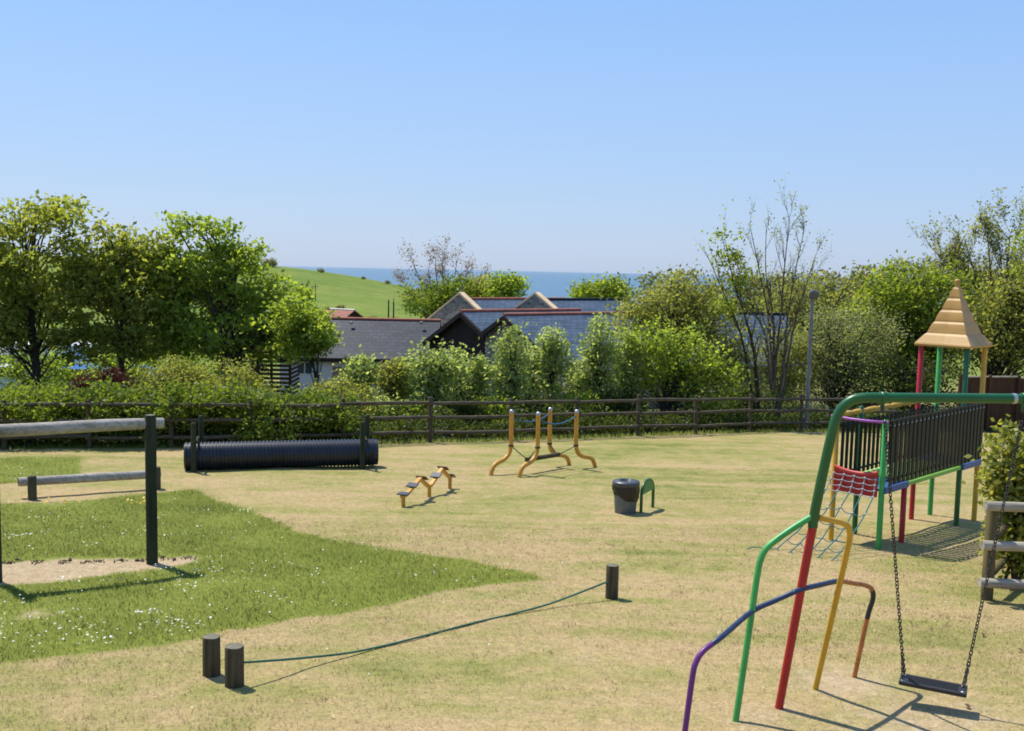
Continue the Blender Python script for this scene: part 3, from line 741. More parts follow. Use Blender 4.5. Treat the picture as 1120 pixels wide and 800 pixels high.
# --- young trees behind the fence in the middle
def young(px, top, rx, Yd, lb, lm=LEAF_YOUNG, ncl=85, base=440, r_=.045, leaf=.125):
    x, y = bs(px, Yd)
    hh = (base-top)/2
    make_tree('young_tree', lb, 'tree', (x, y), [blob(px+random.uniform(-.2, .2)*rx, top+hh*random.uniform(.5, .65), rx*.7, hh*.5, Yd), blob(px-rx*random.uniform(.2, .6), top+hh*random.uniform(.8, 1.2), rx*.6, hh*.5, Yd), blob(px+rx*random.uniform(.2, .6), top+hh*random.uniform(.8, 1.2), rx*.6, hh*.45, Yd), blob(px, top+hh*1.5, rx*.7, hh*.4, Yd)], int(ncl*.95), 30, leaf, .145, lm, r_, stems=3, airy=([blob(px, top+hh*.9, rx*1.25, hh*.95, Yd)], int(ncl*.3)), group='young trees behind the rail fence', limb=.5, flat=1.0, bark=BARK)
young(393, 390, 19, 29, 'small pale green young tree nearest the cream barn wall', ncl=60)
young(428, 394, 16, 28.5, 'low olive young tree between the cream wall and the widest pale young tree', LEAF_OLIVE, 45)
young(474, 374, 30, 28.5, 'widest pale green young tree, in front of the dark boarded gable', ncl=110, base=455)
young(523, 388, 15, 29.5, 'small young tree just right of the dark boarded gable', ncl=45)
young(561, 358, 20, 29.5, 'upright young tree left of the yellow framed swinging beam', ncl=85, base=450)
young(603, 354, 18, 30.5, 'upright young tree directly behind the yellow framed swinging beam', ncl=75, base=440)
young(655, 346, 25, 31, 'tall pale green young tree behind the litter bin', ncl=110, base=450)
young(442, 396, 14, 29.2, 'slim pale young tree just left of the widest pale young tree', ncl=40)
young(502, 380, 15, 30, 'slim pale young tree just right of the widest pale young tree', ncl=45)
young(583, 372, 15, 31, 'slim young tree between the two upright young trees behind the swinging beam', ncl=45)
young(690, 362, 20, 31.5, 'pale young tree just left of the green bushy tree with showing stems', ncl=65)
young(630, 398, 15, 32, 'grey green young tree tucked between two taller pale young trees', LEAF_GREY, 40)
# --- mixed mass to the right of the roofs
make_tree('broadleaf_tree', 'domed olive tree left of the tall twiggy tree', 'tree', bs(738, 36), [blob(735,338,52,40,36), blob(698,368,34,42,36), blob(775,365,44,48,36), blob(760,320,30,22,36)], 230, 36, .14, .26, LEAF_OLIVE, .12, stems=2, flat=.8)
make_tree('broadleaf_tree', 'green bushy tree with showing stems behind the rail fence, left of the twiggy tree', 'tree', bs(722, 31.8), [blob(705,400,36,48,31.8), blob(745,395,40,46,31.8), blob(775,420,36,40,31.8)], 210, 36, .125, .2, LEAF_MID, .09, stems=5, flat=.9, shell=.3)
make_tree('shrub', 'grey green willow shrub beside the grey pole', 'shrub', bs(915, 37), [blob(905,385,44,50,37), blob(940,372,44,42,37), blob(880,400,36,44,37), blob(925,425,50,30,37)], 330, 46, .10, .26, LEAF_GREY, .1, stems=5, flat=.8)
make_tree('broadleaf_tree', 'bright lime green tree left of the pointed tower roof', 'tree', bs(985, 40), [blob(985,325,44,40,40), blob(965,350,38,40,40), blob(1010,365,46,44,40), blob(1040,335,34,48,40), blob(985,390,46,36,40)], 370, 40, .165, .3, LEAF_LIME, .15, flat=.7)
make_tree('broadleaf_tree', 'mid green tree behind the yellow tower post', 'tree', bs(1075, 38), [blob(1075,365,42,48,38), blob(1110,360,44,58,38), blob(1145,340,50,70,38)], 230, 38, .15, .28, LEAF_OLIVE, .13, flat=.8, stems=3)
make_tree('broadleaf_tree', 'bright green tree top at the right edge of the photo', 'tree', bs(1150, 41), [blob(1150,282,40,62,41), blob(1140,350,55,60,41)], 180, 38, .16, .28, LEAF_LIME, .14, flat=.8)
make_tree('shrub', 'dark green shrub filling the gap below the lime green tree', 'shrub', bs(985, 36.5), [blob(975,425,50,36,36.5), blob(1030,425,40,40,36.5)], 170, 36, .12, .2, LEAF_UNDER, .08, stems=4)
# tall twiggy trees
bare_tree('twiggy_tree', 'tall multi stemmed twiggy tree with hardly any leaves, left of the grey pole', bs(852, 33.5), [(820,246),(838,252),(864,236),(880,250),(892,280),(806,290)], 33.5, .06, 2, LEAF_OLIVE, .08, 1500, .10, BARK_PALE, spread=.34)
tb = bare_tree('twiggy_tree', 'leaning thin tree with a bright yellow green leafy top', bs(836, 32.5), [(793,262),(772,276),(806,295)], 32.5, .055, 1, LEAF_LIME, .11, 260, .12, BARK, spread=.4)
xx = np.array(clumps([blob(795,262,15,14,32.5), blob(775,275,15,10,32.5), blob(800,285,22,14,32.5), blob(815,305,22,14,32.5), blob(790,335,22,12,32.5)], 34, 0)); xx = np.repeat(xx, 26, axis=0)+RNG.normal(0, .12, (34*26, 3))
np_mesh('crown', leaf_quads(xx-np.array(tb['_o']), .13), 4, RNG.random(len(xx)), LEAF_LIME, tb)
bare_tree('twiggy_tree', 'wide bare twiggy tree behind the tower at the right edge', bs(1095, 44), [(1030,278),(1055,262),(1080,258),(1105,255),(1135,250),(1160,255),(1025,305),(1050,290),(1095,280)], 44, .12, 3, LEAF_OLIVE, .12, 11000, .13, BARK_PALE, spread=.5, kids=(4, 5), seg=.6)
bare_tree('twiggy_tree', 'reddish twiggy tree with no leaves yet, above the barn roofs', bs(485, 95), [(452,288),(468,292),(484,278),(500,286),(515,300),(440,308),(528,308),(476,282)], 95, .13, 3, LEAF_RED, .17, 5200, .28, BARK_RED, spread=.42, kids=(3, 4))
make_tree('shrub', 'yellow green bush below the reddish twiggy tree', 'shrub', bs(482, 90), [blob(470,328,32,17,90), blob(500,322,26,18,90)], 120, 34, .3, .5, LEAF_HEDGE, .15, stems=3)
make_tree('broadleaf_tree', 'dark green round tree between the two stone gables', 'tree', bs(553, 88), [blob(553,316,20,16,88)], 90, 34, .3, .45, LEAF_MID, .15)
make_tree('broadleaf_tree', 'olive tree just left of the dark round tree above the roofs', 'tree', bs(528, 92), [blob(528,318,20,14,92)], 70, 34, .3, .45, LEAF_OLIVE, .15)
make_tree('broadleaf_tree', 'low olive tree against the sea at the right end of the roofs', 'tree', bs(658, 85), [blob(645,320,20,11,85), blob(668,318,18,12,85)], 90, 34, .3, .42, LEAF_LIME, .15)
make_tree('broadleaf_tree', 'broad olive tree rising behind the grey pole and the willow shrub', 'tree', bs(878, 62), [blob(862,335,40,28,62), blob(900,330,40,30,62), blob(880,360,56,30,62)], 170, 36, .22, .38, LEAF_OLIVE, .15, stems=2, flat=.8)
# far wooded rise on the right
fl_ = [(700,301,'far olive tree at the left end of the wooded rise'), (745,294,'far tree on the wooded rise behind the domed olive tree'), (797,297,'far tree on the wooded rise behind the leaning leafy top'), (848,297,'far tree on the wooded rise behind the twiggy stems'), (898,300,'far tree on the wooded rise above the grey pole'),
       (925,297,'far dark tree on the wooded rise above the willow shrub'), (955,293,'far tree on the wooded rise left of the lime green tree'), (990,286,'far tree on the wooded rise behind the lime green tree'), (1040,284,'far tree on the wooded rise behind the tower roof'), (1100,286,'far tree on the wooded rise behind the wide twiggy tree')]
for px, top, lb in fl_:
    Yd = random.uniform(125, 150); x, y = bs(px, Yd); z = gz(x, y); tz = at(px, top, Yd).z; h = tz-z
    rx = pxlen(38, Yd)
    make_tree('far_tree', lb, 'tree', (x, y), [(x, y, z+h*.62, rx, rx*.7, h*.40), (x+rx*.5, y, z+h*.45, rx*.8, rx*.6, h*.35)], 70, 30, .5, .75, LEAF_FAR, .2, group='far trees on the wooded rise', limb=.25)
# bushes on the hill
for px, py, r_, Yd, lb in ((296, 289, 6, 290, 'dark bush on the brow of the hill beside the tree'), (351, 296, 3.2, 292, 'tiny dark bush on the hill brow against the sea'), (397, 302, 2.0, 293, 'smallest bush on the hill brow, left of the twiggy tree'), (423, 307, 2.4, 293, 'little bush at the low end of the hill brow'), (430, 336, 6, 160, 'low bush by the gate post at the foot of the field'), (408, 339, 4.5, 165, 'smaller low bush right of the rusty shed at the foot of the field'), (372, 333, 3.5, 185, 'little bush in the field above the rusty shed')):
    x, y = bs(px, Yd); z = gz(x, y); rr = pxlen(r_, Yd)
    make_tree('hill_bush', lb, 'shrub', (x, y), [(x, y, z+rr*.6, rr*1.3, rr, rr*.75)], 40, 24, rr*.28, rr*.3, LEAF_FAR, .1, stems=2, limb=.2)
# --- undergrowth along the fence
def ug(n, x0, x1, off, spread, hmax, leaf, mat, name, label):
    x = RNG.uniform(x0, x1, n); y = fence_y(x)+off+RNG.gamma(1.6, spread, n)
    hm = np.array([.35+.65*abs(mn.noise(Vector((a*.8, b*.8, 1)))*1.6) for a, b in zip(x, y)])*hmax
    z = terrain(x, y)+RNG.random(n)**.8*hm
    o = np_mesh(name, leaf_quads(np.stack([x, y, z], -1), leaf), 4, np.clip(RNG.normal(.45, .28, n), 0, 1), mat); stuff(tag(o, label, 'plants'))
ug(30000, -15, 13.5, .25, .9, 1.0, .10, LEAF_UNDER, 'undergrowth', 'leafy undergrowth coloured dark for shade along the far side of the rail fence')
ug(7000, -5, 12, .35, .5, .7, .09, LEAF_UNDER, 'nettles', 'nettles and weeds coloured dark for shade behind the rail fence')
# rough grass at the fence foot
x = RNG.uniform(-16, 13, 9000); y = fence_y(x)+.12+RNG.normal(.0, .12, 9000)
stuff(tag(blades('rough_grass', x, y, RNG.uniform(.03, .14, 9000), np.full(9000, .02), .5, LONGM), 'rough grass along the foot of the rail fence', 'grass'))
# mid-height shrubs closing the gaps behind the young trees
gaps = [(412, 432, 24, 27.7, LEAF_YOUNG), (450, 440, 24, 28.0, LEAF_MID), (508, 436, 26, 28.4, LEAF_UNDER), (545, 432, 24, 28.9, LEAF_MID), (585, 428, 26, 29.6, LEAF_UNDER), (630, 425, 28, 30.2, LEAF_MID), (678, 420, 26, 30.8, LEAF_UNDER), (795, 358, 40, 35.4, LEAF_OLIVE), (856, 356, 36, 36, LEAF_OLIVE), (820, 420, 36, 33, LEAF_UNDER)]
gn = ['left of the largest pale young tree', 'in front of the largest pale young tree', 'between the largest young tree and the small one', 'at the upright tree left of the yellow poles', 'right behind the yellow framed swinging beam', 'right of the yellow framed swinging beam', 'behind the litter bin', 'at the foot of the leaning leafy tree', 'among the stems of the tall twiggy tree', 'dark one below the tall twiggy tree']
for (px, top, rx, Yd, lm), g_ in zip(gaps, gn):
    x, y = bs(px, Yd); z = gz(x, y); h = at(px, top, Yd).z-z
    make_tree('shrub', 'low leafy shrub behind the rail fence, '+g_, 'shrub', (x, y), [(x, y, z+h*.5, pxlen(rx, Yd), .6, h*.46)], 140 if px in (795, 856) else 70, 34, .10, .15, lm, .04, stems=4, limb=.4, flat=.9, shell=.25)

# ------------------------------------------------------------------ buildings
RD = Vector((.78, .62, 0)).normalized(); GD = Vector((-.62, .78, 0)).normalized()
def barn(name, label, apex, r, g, L, wb, wf, pitch, wallmat, roofmat, ridgemat, floor, coping=False, ridge_drop=0., barge=None, far_coping=False):
    apex = Vector(apex); tn = math.tan(R(pitch)); Zu = Vector((0, 0, 1))
    t = thing(name, label, 'building', Vector((apex.x, apex.y, floor)))
    A = apex - Zu*ridge_drop
    # walls: prism under the roof
    m = MB()
    prof = [(-wf, floor), (wb, floor), (wb, A.z-wb*tn-.14), (0, A.z-.14), (-wf, A.z-wf*tn-.14)]
    def P(s, tt, z): q = apex+r*s+g*tt; return Vector((q.x, q.y, z))
    n = len(prof); vs = [P(0, a, z) for a, z in prof]+[P(L, a, z) for a, z in prof]
    m.add(vs, [tuple(range(n))[::-1], tuple(range(n, 2*n))]+[(i, (i+1) % n, n+(i+1) % n, n+i) for i in range(n)])
    m.build('wall', wallmat, t, uv=True)
    ov = -.02 if coping else .22; eo = .25
    m = MB()
    for sg, wd in ((1, wb), (-1, wf)):
        m.slab([P(-ov, sg*.03, A.z), P(L+.2, sg*.03, A.z), P(L+.2, sg*(wd+eo), A.z-(wd+eo)*tn), P(-ov, sg*(wd+eo), A.z-(wd+eo)*tn)], .11)
    m.build('roof', roofmat, t, uv=True)
    m = MB(); m.tube([P(-ov-.03, 0, A.z+.03), P(L+.22, 0, A.z+.03)], .085, 8); m.build('ridge_tiles', ridgemat, t)
    if coping:
        for s0, s1 in ((-.38, -.03),)+(((L+.21, L+.5),) if far_coping else ()):
            m = MB()
            for sg, wd in ((1, wb), (-1, wf)):
                m.slab([P(s0, 0, apex.z+.1), P(s1, 0, apex.z+.1), P(s1, sg*(wd+.3), apex.z+.1-(wd+.3)*tn), P(s0, sg*(wd+.3), apex.z+.1-(wd+.3)*tn)], .12)
            m.build('coping', COPING, t)
            m = MB(); prof2 = [(-wf-.1, floor), (wb+.1, floor), (wb+.1, apex.z-.02-(wb+.1)*tn), (0, apex.z-.02), (-wf-.1, apex.z-.02-(wf+.1)*tn)]
            vs = [P(s0+.04, a, z) for a, z in prof2]+[P(s1-.03, a, z) for a, z in prof2]
            m.add(vs, [tuple(range(n))[::-1], tuple(range(n, 2*n))]+[(i, (i+1) % n, n+(i+1) % n, n+i) for i in range(n)])
            m.build('gable_wall', STONE, t, uv=True)
    if barge:
        for sg, wd in ((1, wb), (-1, wf)):
            m = MB(); m.slab([P(-.30, sg*.0, A.z-.02), P(-.225, sg*.0, A.z-.02), P(-.225, sg*(wd+eo), A.z-.02-(wd+eo)*tn), P(-.30, sg*(wd+eo), A.z-.02-(wd+eo)*tn)], .24)
            m.build('bargeboard', barge, t)
    return t
def zp(px, py, Yd): return at(px, py, Yd)
# long cream barn
YA = 55
a0 = at(318, 348, YA); a1 = at(478, 347.5, YA)
ap = Vector((a0.x, YA, a0.z)); fl = gz(a0.x, 52)-.5
ba = barn('barn', 'long low barn with a dark slate roof and cream walls', ap, Vector((1, 0, 0)), Vector((0, 1, 0)), a1.x-a0.x, 2.6, 2.6, 34, RENDER_WALL, SLATE, RIDGE_RED, fl)
tn = math.tan(R(34)); ez = ap.z-2.85*tn
m = MB(); m.box(((a0.x+a1.x)/2, YA-2.86, ez-.07), (a1.x-a0.x+.3, .06, .2)); m.build('fascia', DARK_BOARD, ba)
m = MB(); m.box((at(396, 400, 52).x, YA-2.604, ez-.75), (3.2, .03, .62)); m.build('brick_panel', BRICK, ba, uv=True)
xw = at(347, 400, 52.3).x
m = MB(); m.tube([(xw, YA-2.68, ez-.15), (xw, YA-2.68, fl)], .05, 8); m.build('downpipe', DARK_SLEEVE, ba)
xw = at(333, 395, 52.3).x
f_ = MB(); f_.box((xw, YA-2.61, ez-.55), (.9, .06, .7), bev=.01); fo = f_.build('window', WHITE_PAINT, ba)
m = MB(); m.box((xw-.2, YA-2.65, ez-.55), (.34, .02, .56)); m.box((xw+.2, YA-2.65, ez-.55), (.34, .02, .56)); m.build('pane', GLASS_DARK, fo)
for px in (384, 461):
    q = at(px, 352.5, 54.4); m = MB(); m.box((q.x, q.y-.02, q.z-.02), (.2, .16, .08), Matrix.Rotation(R(34), 3, 'X'), .02); m.build('roof_vent', DARK_SLEEVE, ba)
# dark boarded gable and its twin
apC = at(508.5, 341, 50); apE = at(555.5, 345, 47.3); apE.z = min(apE.z, apC.z+.02)
flo = gz(0, 46)-.6
barn('barn', 'barn with a dark brown boarded gable and terracotta ridge', apC, RD, GD, 7.5, 3.1, 1.72, 27, DARK_BOARD, SLATE_PALE, RIDGE_RED, flo, barge=DARK_BOARD)
barn('barn', 'lower slate roofed barn with a dark edged gable, in front of the stone gables', apE, RD, GD, 9.0, 1.72, 4.2, 27, STONE, SLATE_PALE, RIDGE_RED, flo, barge=DARK_BOARD)
# stone gabled barns behind
apB = at(508, 321.5, 58); apD = at(590.5, 321.5, 58)
barn('barn', 'stone gabled barn with pale sloping coping behind the dark boarded gable', apB, RD, GD, 7.5, 4.0, 4.0, 27, STONE, SLATE_PALE, RIDGE_RED, flo-.6, coping=True, ridge_drop=.32)
barn('barn', 'stone gabled barn with pale coping at the right end of the roofs', apD, RD, GD, 6.2, 4.0, 4.0, 27, STONE, SLATE_PALE, SLATE_BLACK, flo-.6, coping=True, ridge_drop=.36)
# long slate roof glimpsed through the trees on the right
b0 = at(786, 343, 50); b1 = at(856, 343, 50)
barn('barn', 'long pale slate roof glimpsed through the twiggy tree', Vector((b0.x, 50, b0.z)), Vector((1, 0, 0)), Vector((0, 1, 0)), b1.x-b0.x, 3.2, 3.2, 33, STONE, SLATE_PALE, SLATE_BLACK, gz(b0.x, 47)-.5)
# rusty field shed
q0 = at(357, 338, 120); q1 = at(388, 338, 120)
rs = Vector((.86, -.5, 0)).normalized(); gs = Vector((.5, .86, 0)).normalized(); fs_ = gz(q0.x, 120)
barn('field_shed', 'little field shed with a rusty red sheet roof', Vector((q0.x, 120, q0.z)), rs, gs, 4.1, 1.9, 1.9, 27, DARK_BOARD, RUST, STEEL, min(fs_, q0.z-2.5)-.4)
# slatted shed under the trees
YS = 40
t = thing('slatted_shed', 'brown slatted timber shed under the trees beside the cream barn', 'shed', Vector((at(298, 400, YS).x, YS, gz(at(298, 400, YS).x, YS))))
x0, x1 = at(276, 400, YS).x, at(317, 400, YS).x; zt = at(298, 384, YS).z; zb = gz(x0, YS)-.1
m = MB()
k = zb+.08
while k < zt-.1:
    m.box(((x0+x1)/2, YS-.02, k), (x1-x0, .03, .11)); m.box((x1, YS+.9, k), (.03, 1.75, .11)); m.box((x0, YS+.9, k), (.03, 1.75, .11)); k += .17
m.build('slats', BOARD_BROWN, t)
for x in (x0, (x0+x1)/2, x1):
    m = MB(); m.box((x, YS+.05, (zb+zt)/2), (.1, .1, zt-zb), bev=.01); m.build('post', BOARD_BROWN, t)
m = MB(); m.slab([((x0-.25), YS-.35, zt), (x1+.25, YS-.35, zt), (x1+.25, YS+1.0, zt+.55), (x0-.25, YS+1.0, zt+.55)], .08); m.slab([(x1+.25, YS+2.3, zt), (x0-.25, YS+2.3, zt), (x0-.25, YS+1.003, zt+.55), (x1+.25, YS+1.003, zt+.55)], .08); m.build('roof', BOARD_BROWN, t)
# --- vehicles glimpsed under the trees
def car(label, px, Yd, yaw, paint, body='car'):
    x = at(px, 400, Yd).x; z = gz(x, Yd); t = thing('parked_car' if body == 'car' else 'caravan', label, 'car' if body == 'car' else 'caravan', Vector((x, Yd, z)))
    Mz = rotz(yaw); O = Vector((x, Yd, z))
    def T(v): return O + Mz @ Vector(v)
    if body == 'car':
        side = [(-2.05, .3), (-2.1, .75), (-1.95, .95), (-1.25, 1.0), (-.75, 1.42), (.7, 1.46), (1.55, 1.02), (2.0, .92), (2.1, .6), (2.05, .3)]; hw = .85
    else:
        side = [(-2.3, .5), (-2.35, 1.2), (-2.15, 2.1), (-1.7, 2.42), (1.7, 2.45), (2.2, 2.1), (2.35, 1.2), (2.25, .5)]; hw = 1.08
    m = MB(); n = len(side)
    prof = []
    for yy, kk in ((-hw, .94), (-hw*.97+.0, 1), (hw*.97, 1), (hw, .94)):
        prof.append([T((a*(1 if kk == 1 else .985), yy, .3+(b-.3)*(1 if kk == 1 else .98))) for a, b in side])
    vs = sum(prof, []); fs = [tuple(range(n))[::-1], tuple(range(3*n, 4*n))]
    for i in range(3):
        for j in range(n): fs.append((i*n+j, i*n+(j+1) % n, (i+1)*n+(j+1) % n, (i+1)*n+j))
    m.add(vs, fs); m.build('body', paint, t)
    wins = [[(-1.0, 1.02), (-.68, 1.36), (-.02, 1.39), (-.02, 1.0)], [(.06, 1.0), (.06, 1.39), (.66, 1.39), (1.3, 1.03)]] if body == 'car' else [[(-1.7, 1.3), (-1.7, 2.0), (-.5, 2.0), (-.5, 1.3)], [(.3, 1.3), (.3, 2.0), (1.6, 2.0), (1.6, 1.3)]]
    for wq in wins:
        for sg in (-1, 1):
            m = MB(); m.slab([T((a, sg*(hw+.012), b)) for a, b in wq], .03, Mz @ Vector((0, -sg, 0))); m.build('window', GLASS_DARK, t)
    for wx in ((-1.3, 1.3) if body == 'car' else (0,)):
        for sg in (-1, 1):
            m = MB(); axm = frame(Vector((0, 0, 1)), Mz @ Vector((0, 1, 0))); m.lathe(T((wx, sg*(hw-.1)-.09, .31)), [(0, 0), (.2, 0), (.31, .02), (.31, .17), (.2, .19), (0, .19)], 18, frame(Mz @ Vector((1, 0, 0)), Mz @ Vector((0, 1, 0)))); m.build('wheel', TYRE, t)
    if body != 'car':
        m = MB(); m.box(T((0, 0, .42)), (4.3, 1.9, .12), Mz); m.build('chassis', STEEL, t)
        m = MB(); m.tube([T((-2.3, 0, .45)), T((-3.2, 0, .45)), T((-3.2, 0, .02))], .04, 6); m.build('tow_bar', STEEL, t)
car('white caravan half hidden under the airy topped tree', 48, 45, .15, WHITE_PAINT, 'caravan')
car('white car at the left edge behind the trees', -8, 43, .3, WHITE_PAINT)
car('bright blue car seen under the trees behind the maroon shrub', 92, 43, -.2, BLUE_PAINT)
car('blue car furthest right under the trees', 140, 44, .2, BLUE_PAINT)

# ------------------------------------------------------------------ rail fence
fe = thing('rail_fence', 'long weathered wooden post and rail fence along the far edge of the lawn', 'fence', Vector((0, 26.6, -1.6)))
pts = []
for a, b in zip(FENCE[:-1], FENCE[1:]):
    L = (b-a).length; n = max(1, round(L/1.95))
    for i in range(n): pts.append(a.lerp(b, i/n))
pts.append(FENCE[-1])
FP = [Vector((p.x, p.y, surf1(p.x, p.y))) for p in pts]
for p in FP:
    m = MB(); h = 1.14+random.uniform(-.03, .05); m.lathe((p.x, p.y+.07, p.z-.1), [(.062, 0), (.06, h+.08), (.048, h+.1), (0, h+.102)], 10); m.build('post', POST_BROWN, fe)
for hh in (1.03, .66, .27):
    for a, b in zip(FP[:-1], FP[1:]):
        m = MB(); j0, j1 = random.gauss(0, .014), random.gauss(0, .014); d = (b-a).normalized()*.06
        m.tube([a+Vector((0, 0, hh+j0))-d, a.lerp(b, .5)+Vector((0, -.01, hh+(j0+j1)/2+random.gauss(0, .012))), b+Vector((0, 0, hh+j1))+d], [.044, .048, .043], 8); m.build('rail', RAIL_WOOD, fe)
# closed board fence on the right
bf = thing('board_fence', 'brown close boarded fence with a pale top rail behind the tower', 'fence', Vector((15.5, 33.3, -2)))
q0 = Vector((15.0, 33.5)); q1 = Vector((20.5, 34.8)); npan = 5
for i in range(npan):
    a = q0.lerp(q1, i/npan); b = q0.lerp(q1, (i+1)/npan); z = gz(a.x, a.y); d = (b-a); L = d.length; M_ = frame(Vector((d.x, d.y, 0)))
    m = MB(); nb = 12
    for k in range(nb):
        c = a.lerp(b, (k+.5)/nb); m.box((c.x, c.y, z+.9), (L/nb*.97, .025, 1.8), M_ @ Matrix.Rotation(.06, 3, 'Z'))
    m.build('panel', BOARD_BROWN, bf)
    m = MB(); c = a.lerp(b, .5); m.box((c.x, c.y-.03, z+1.83+.02*(i % 2)), (L*.985, .09, .05), M_, .01); m.build('top_rail', RAIL_PALE, bf)
    m = MB(); m.box((a.x, a.y-.06, z+.95), (.1, .1, 1.95), M_, .01); m.build('post', BOARD_BROWN, bf)
# grey pole with box
c = at(881.5, 470, 31.6); z = gz(c.x, 31.6); zt = at(884.5, 326, 31.6).z
lp = thing('camera_pole', 'slim grey metal pole with a small box on top standing by the rail fence', 'pole', Vector((c.x, 31.6, z)))
m = MB(); m.tube([(c.x, 31.6, z-.1), (c.x, 31.6, zt)], [.068, .058], 10); m.build('pole', simple('grey_pole_paint', (.15, .155, .165), .55, .25), lp)
m = MB(); m.box((c.x+.04, 31.6, zt+.10), (.27, .24, .29), Matrix.Rotation(.2, 3, 'Y'), .03); hd = m.build('lamp_head', simple('grey_box', (.13, .13, .13), .5, .2), lp)
m = MB(); m.box((c.x-.02, 31.42, zt+.08), (.28, .03, .16), Matrix.Rotation(.15, 3, 'Y'), .01); m.build('lens', GLASS_DARK, hd)
# posts on the hill field
for px, pt, pb_, Yd, lb in ((345, 311, 337, 200, 'thin utility pole standing in the hill field'), (425, 328, 338, 150, 'short dark gate post at the foot of the hill field'), (430.5, 327, 338, 150, 'second dark gate post at the foot of the hill field, next to the bush')):
    x = at(px, pb_, Yd).x; z = gz(x, Yd); zt = at(px, pt, Yd).z
    m = MB(); m.tube([(x, Yd, z-.2), (x, Yd, zt)], [.14 if Yd < 190 else .1, .1 if Yd < 190 else .08], 8)
    if px == 345: m.box((x, Yd, zt-.5), (1.1, .1, .1))
    tag(m.build('utility_pole' if px == 345 else 'gate_post', POST_BROWN, origin=(x, Yd, z)), lb, 'pole' if px == 345 else 'post')

# ------------------------------------------------------------------ play equipment
def pathY(pix, Y0, Y1, sub=5):
    """pixel path with depth running from Y0 to Y1"""
    n = len(pix); acc = [0]
    for a, b in zip(pix[:-1], pix[1:]): acc.append(acc[-1]+math.hypot(b[0]-a[0], b[1]-a[1]))
    return smooth_path([at(p[0], p[1], Y0+(Y1-Y0)*acc[i]/acc[-1]) for i, p in enumerate(pix)], sub)
# swing frame
gR = gp(850, 773); gG = gp(804.6, 789); gY = gp(892, 753); gB = gp(934.7, 739.5); gP = gp(746.5, 820)
dn = Vector((0, 0, -.12))
sw = thing('swing_stand', 'green swing frame on red, green and yellow legs with a bent side hoop', 'swing frame', Vector((gR.x, gR.y, surf1(gR.x, gR.y))))
YJ = gR.y-.05
J = at(890, 567, YJ); bp = [at(889, 577, YJ), J, at(897, 532, YJ-.01), at(904, 500, YJ-.02), at(910, 474, YJ-.03), at(915, 457, YJ-.035), at(923, 444.5, YJ-.045), at(934, 437, YJ-.06), at(948, 435, YJ-.08)]
E0 = bp[-1]; E1 = at(1120, 441.5, 7.72); bd = (E1-E0); bd.z = 0; bd.normalize(); BE = E0+bd*3.3; BE.z = E0.z
m = MB(); m.tube(smooth_path(bp, 5)+[E0+bd*.4, E0+bd*1.2, E0+bd*1.21], [.038]*(len(smooth_path(bp, 5))+3), 18); m.build('top_bar', GREEN_DARK, sw)
m = MB(); m.tube([E0+bd*1.17, E0+bd*1.175, E0+bd*1.2], [.0395, .0405, .0405], 18); m.build('sleeve', STEEL, sw)
m = MB(); m.tube([E0+bd*1.2, BE], .036, 18); m.build('top_bar', GREEN_DARK, sw)
m = MB(); m.tube([at(889.5, 573, YJ), gR+dn], [.034, .032], 16); m.build('leg', RED, sw)
gpath = [(887, 566), (875, 573), (862, 581.5), (848, 591.5), (838, 600.5), (832, 612), (828.3, 629), (822, 671.8), (804.6, 789)]
m = MB(); P = pathY(gpath, YJ, gG.y); m.tube(P+[gG+dn], .025, 14); m.build('leg', GREEN_BRIGHT, sw)
ypath = [(895, 566), (910, 569.5), (921, 572), (927.5, 576), (929.5, 584), (928, 595.8), (919.5, 633.8), (892, 753)]
m = MB(); P = pathY(ypath, YJ, gY.y); m.tube(P+[gY+dn], .024, 14); m.build('leg', YELLOW, sw)
hoop = [(746.5, 820, gP.y), (757, 743, gP.y+.06), (761.5, 724, gP.y+.09), (769, 712.5, gP.y+.12), (779, 704.5, gP.y+.17), (791, 695.5, gP.y+.24), (822, 669.4, gG.y+.12), (848, 657, gG.y+.22), (874.4, 645.6, gR.y-.07), (897, 640, gR.y+.10), (917, 636, gY.y-.12), (936, 638.5, gY.y+.05), (947, 640.5, gB.y-.20), (953.5, 645, gB.y-.14), (954.8, 655, gB.y-.10), (948.5, 676.5, gB.y-.07), (934.7, 739.5, gB.y)]
hp = smooth_path([at(*h) for h in hoop], 5)
def seg(i0, i1): return hp[i0*5:i1*5+1]
m = MB(); m.tube([gP+dn]+seg(0, 4), .021, 12); m.build('side_hoop', PURPLE, sw)
m = MB(); m.tube(seg(4, 10), .021, 12); m.build('side_hoop', BLUE_WORN, sw)
m = MB(); m.tube(seg(10, 13), .0205, 12); m.build('side_hoop', ORANGE_WORN, sw)
m = MB(); m.tube(seg(13, 15), .0215, 12); m.build('sleeve', DARK_SLEEVE, sw)
m = MB(); m.tube(seg(15, 16)+[gB+dn], .0205, 12); m.build('side_hoop', ORANGE_WORN, sw)
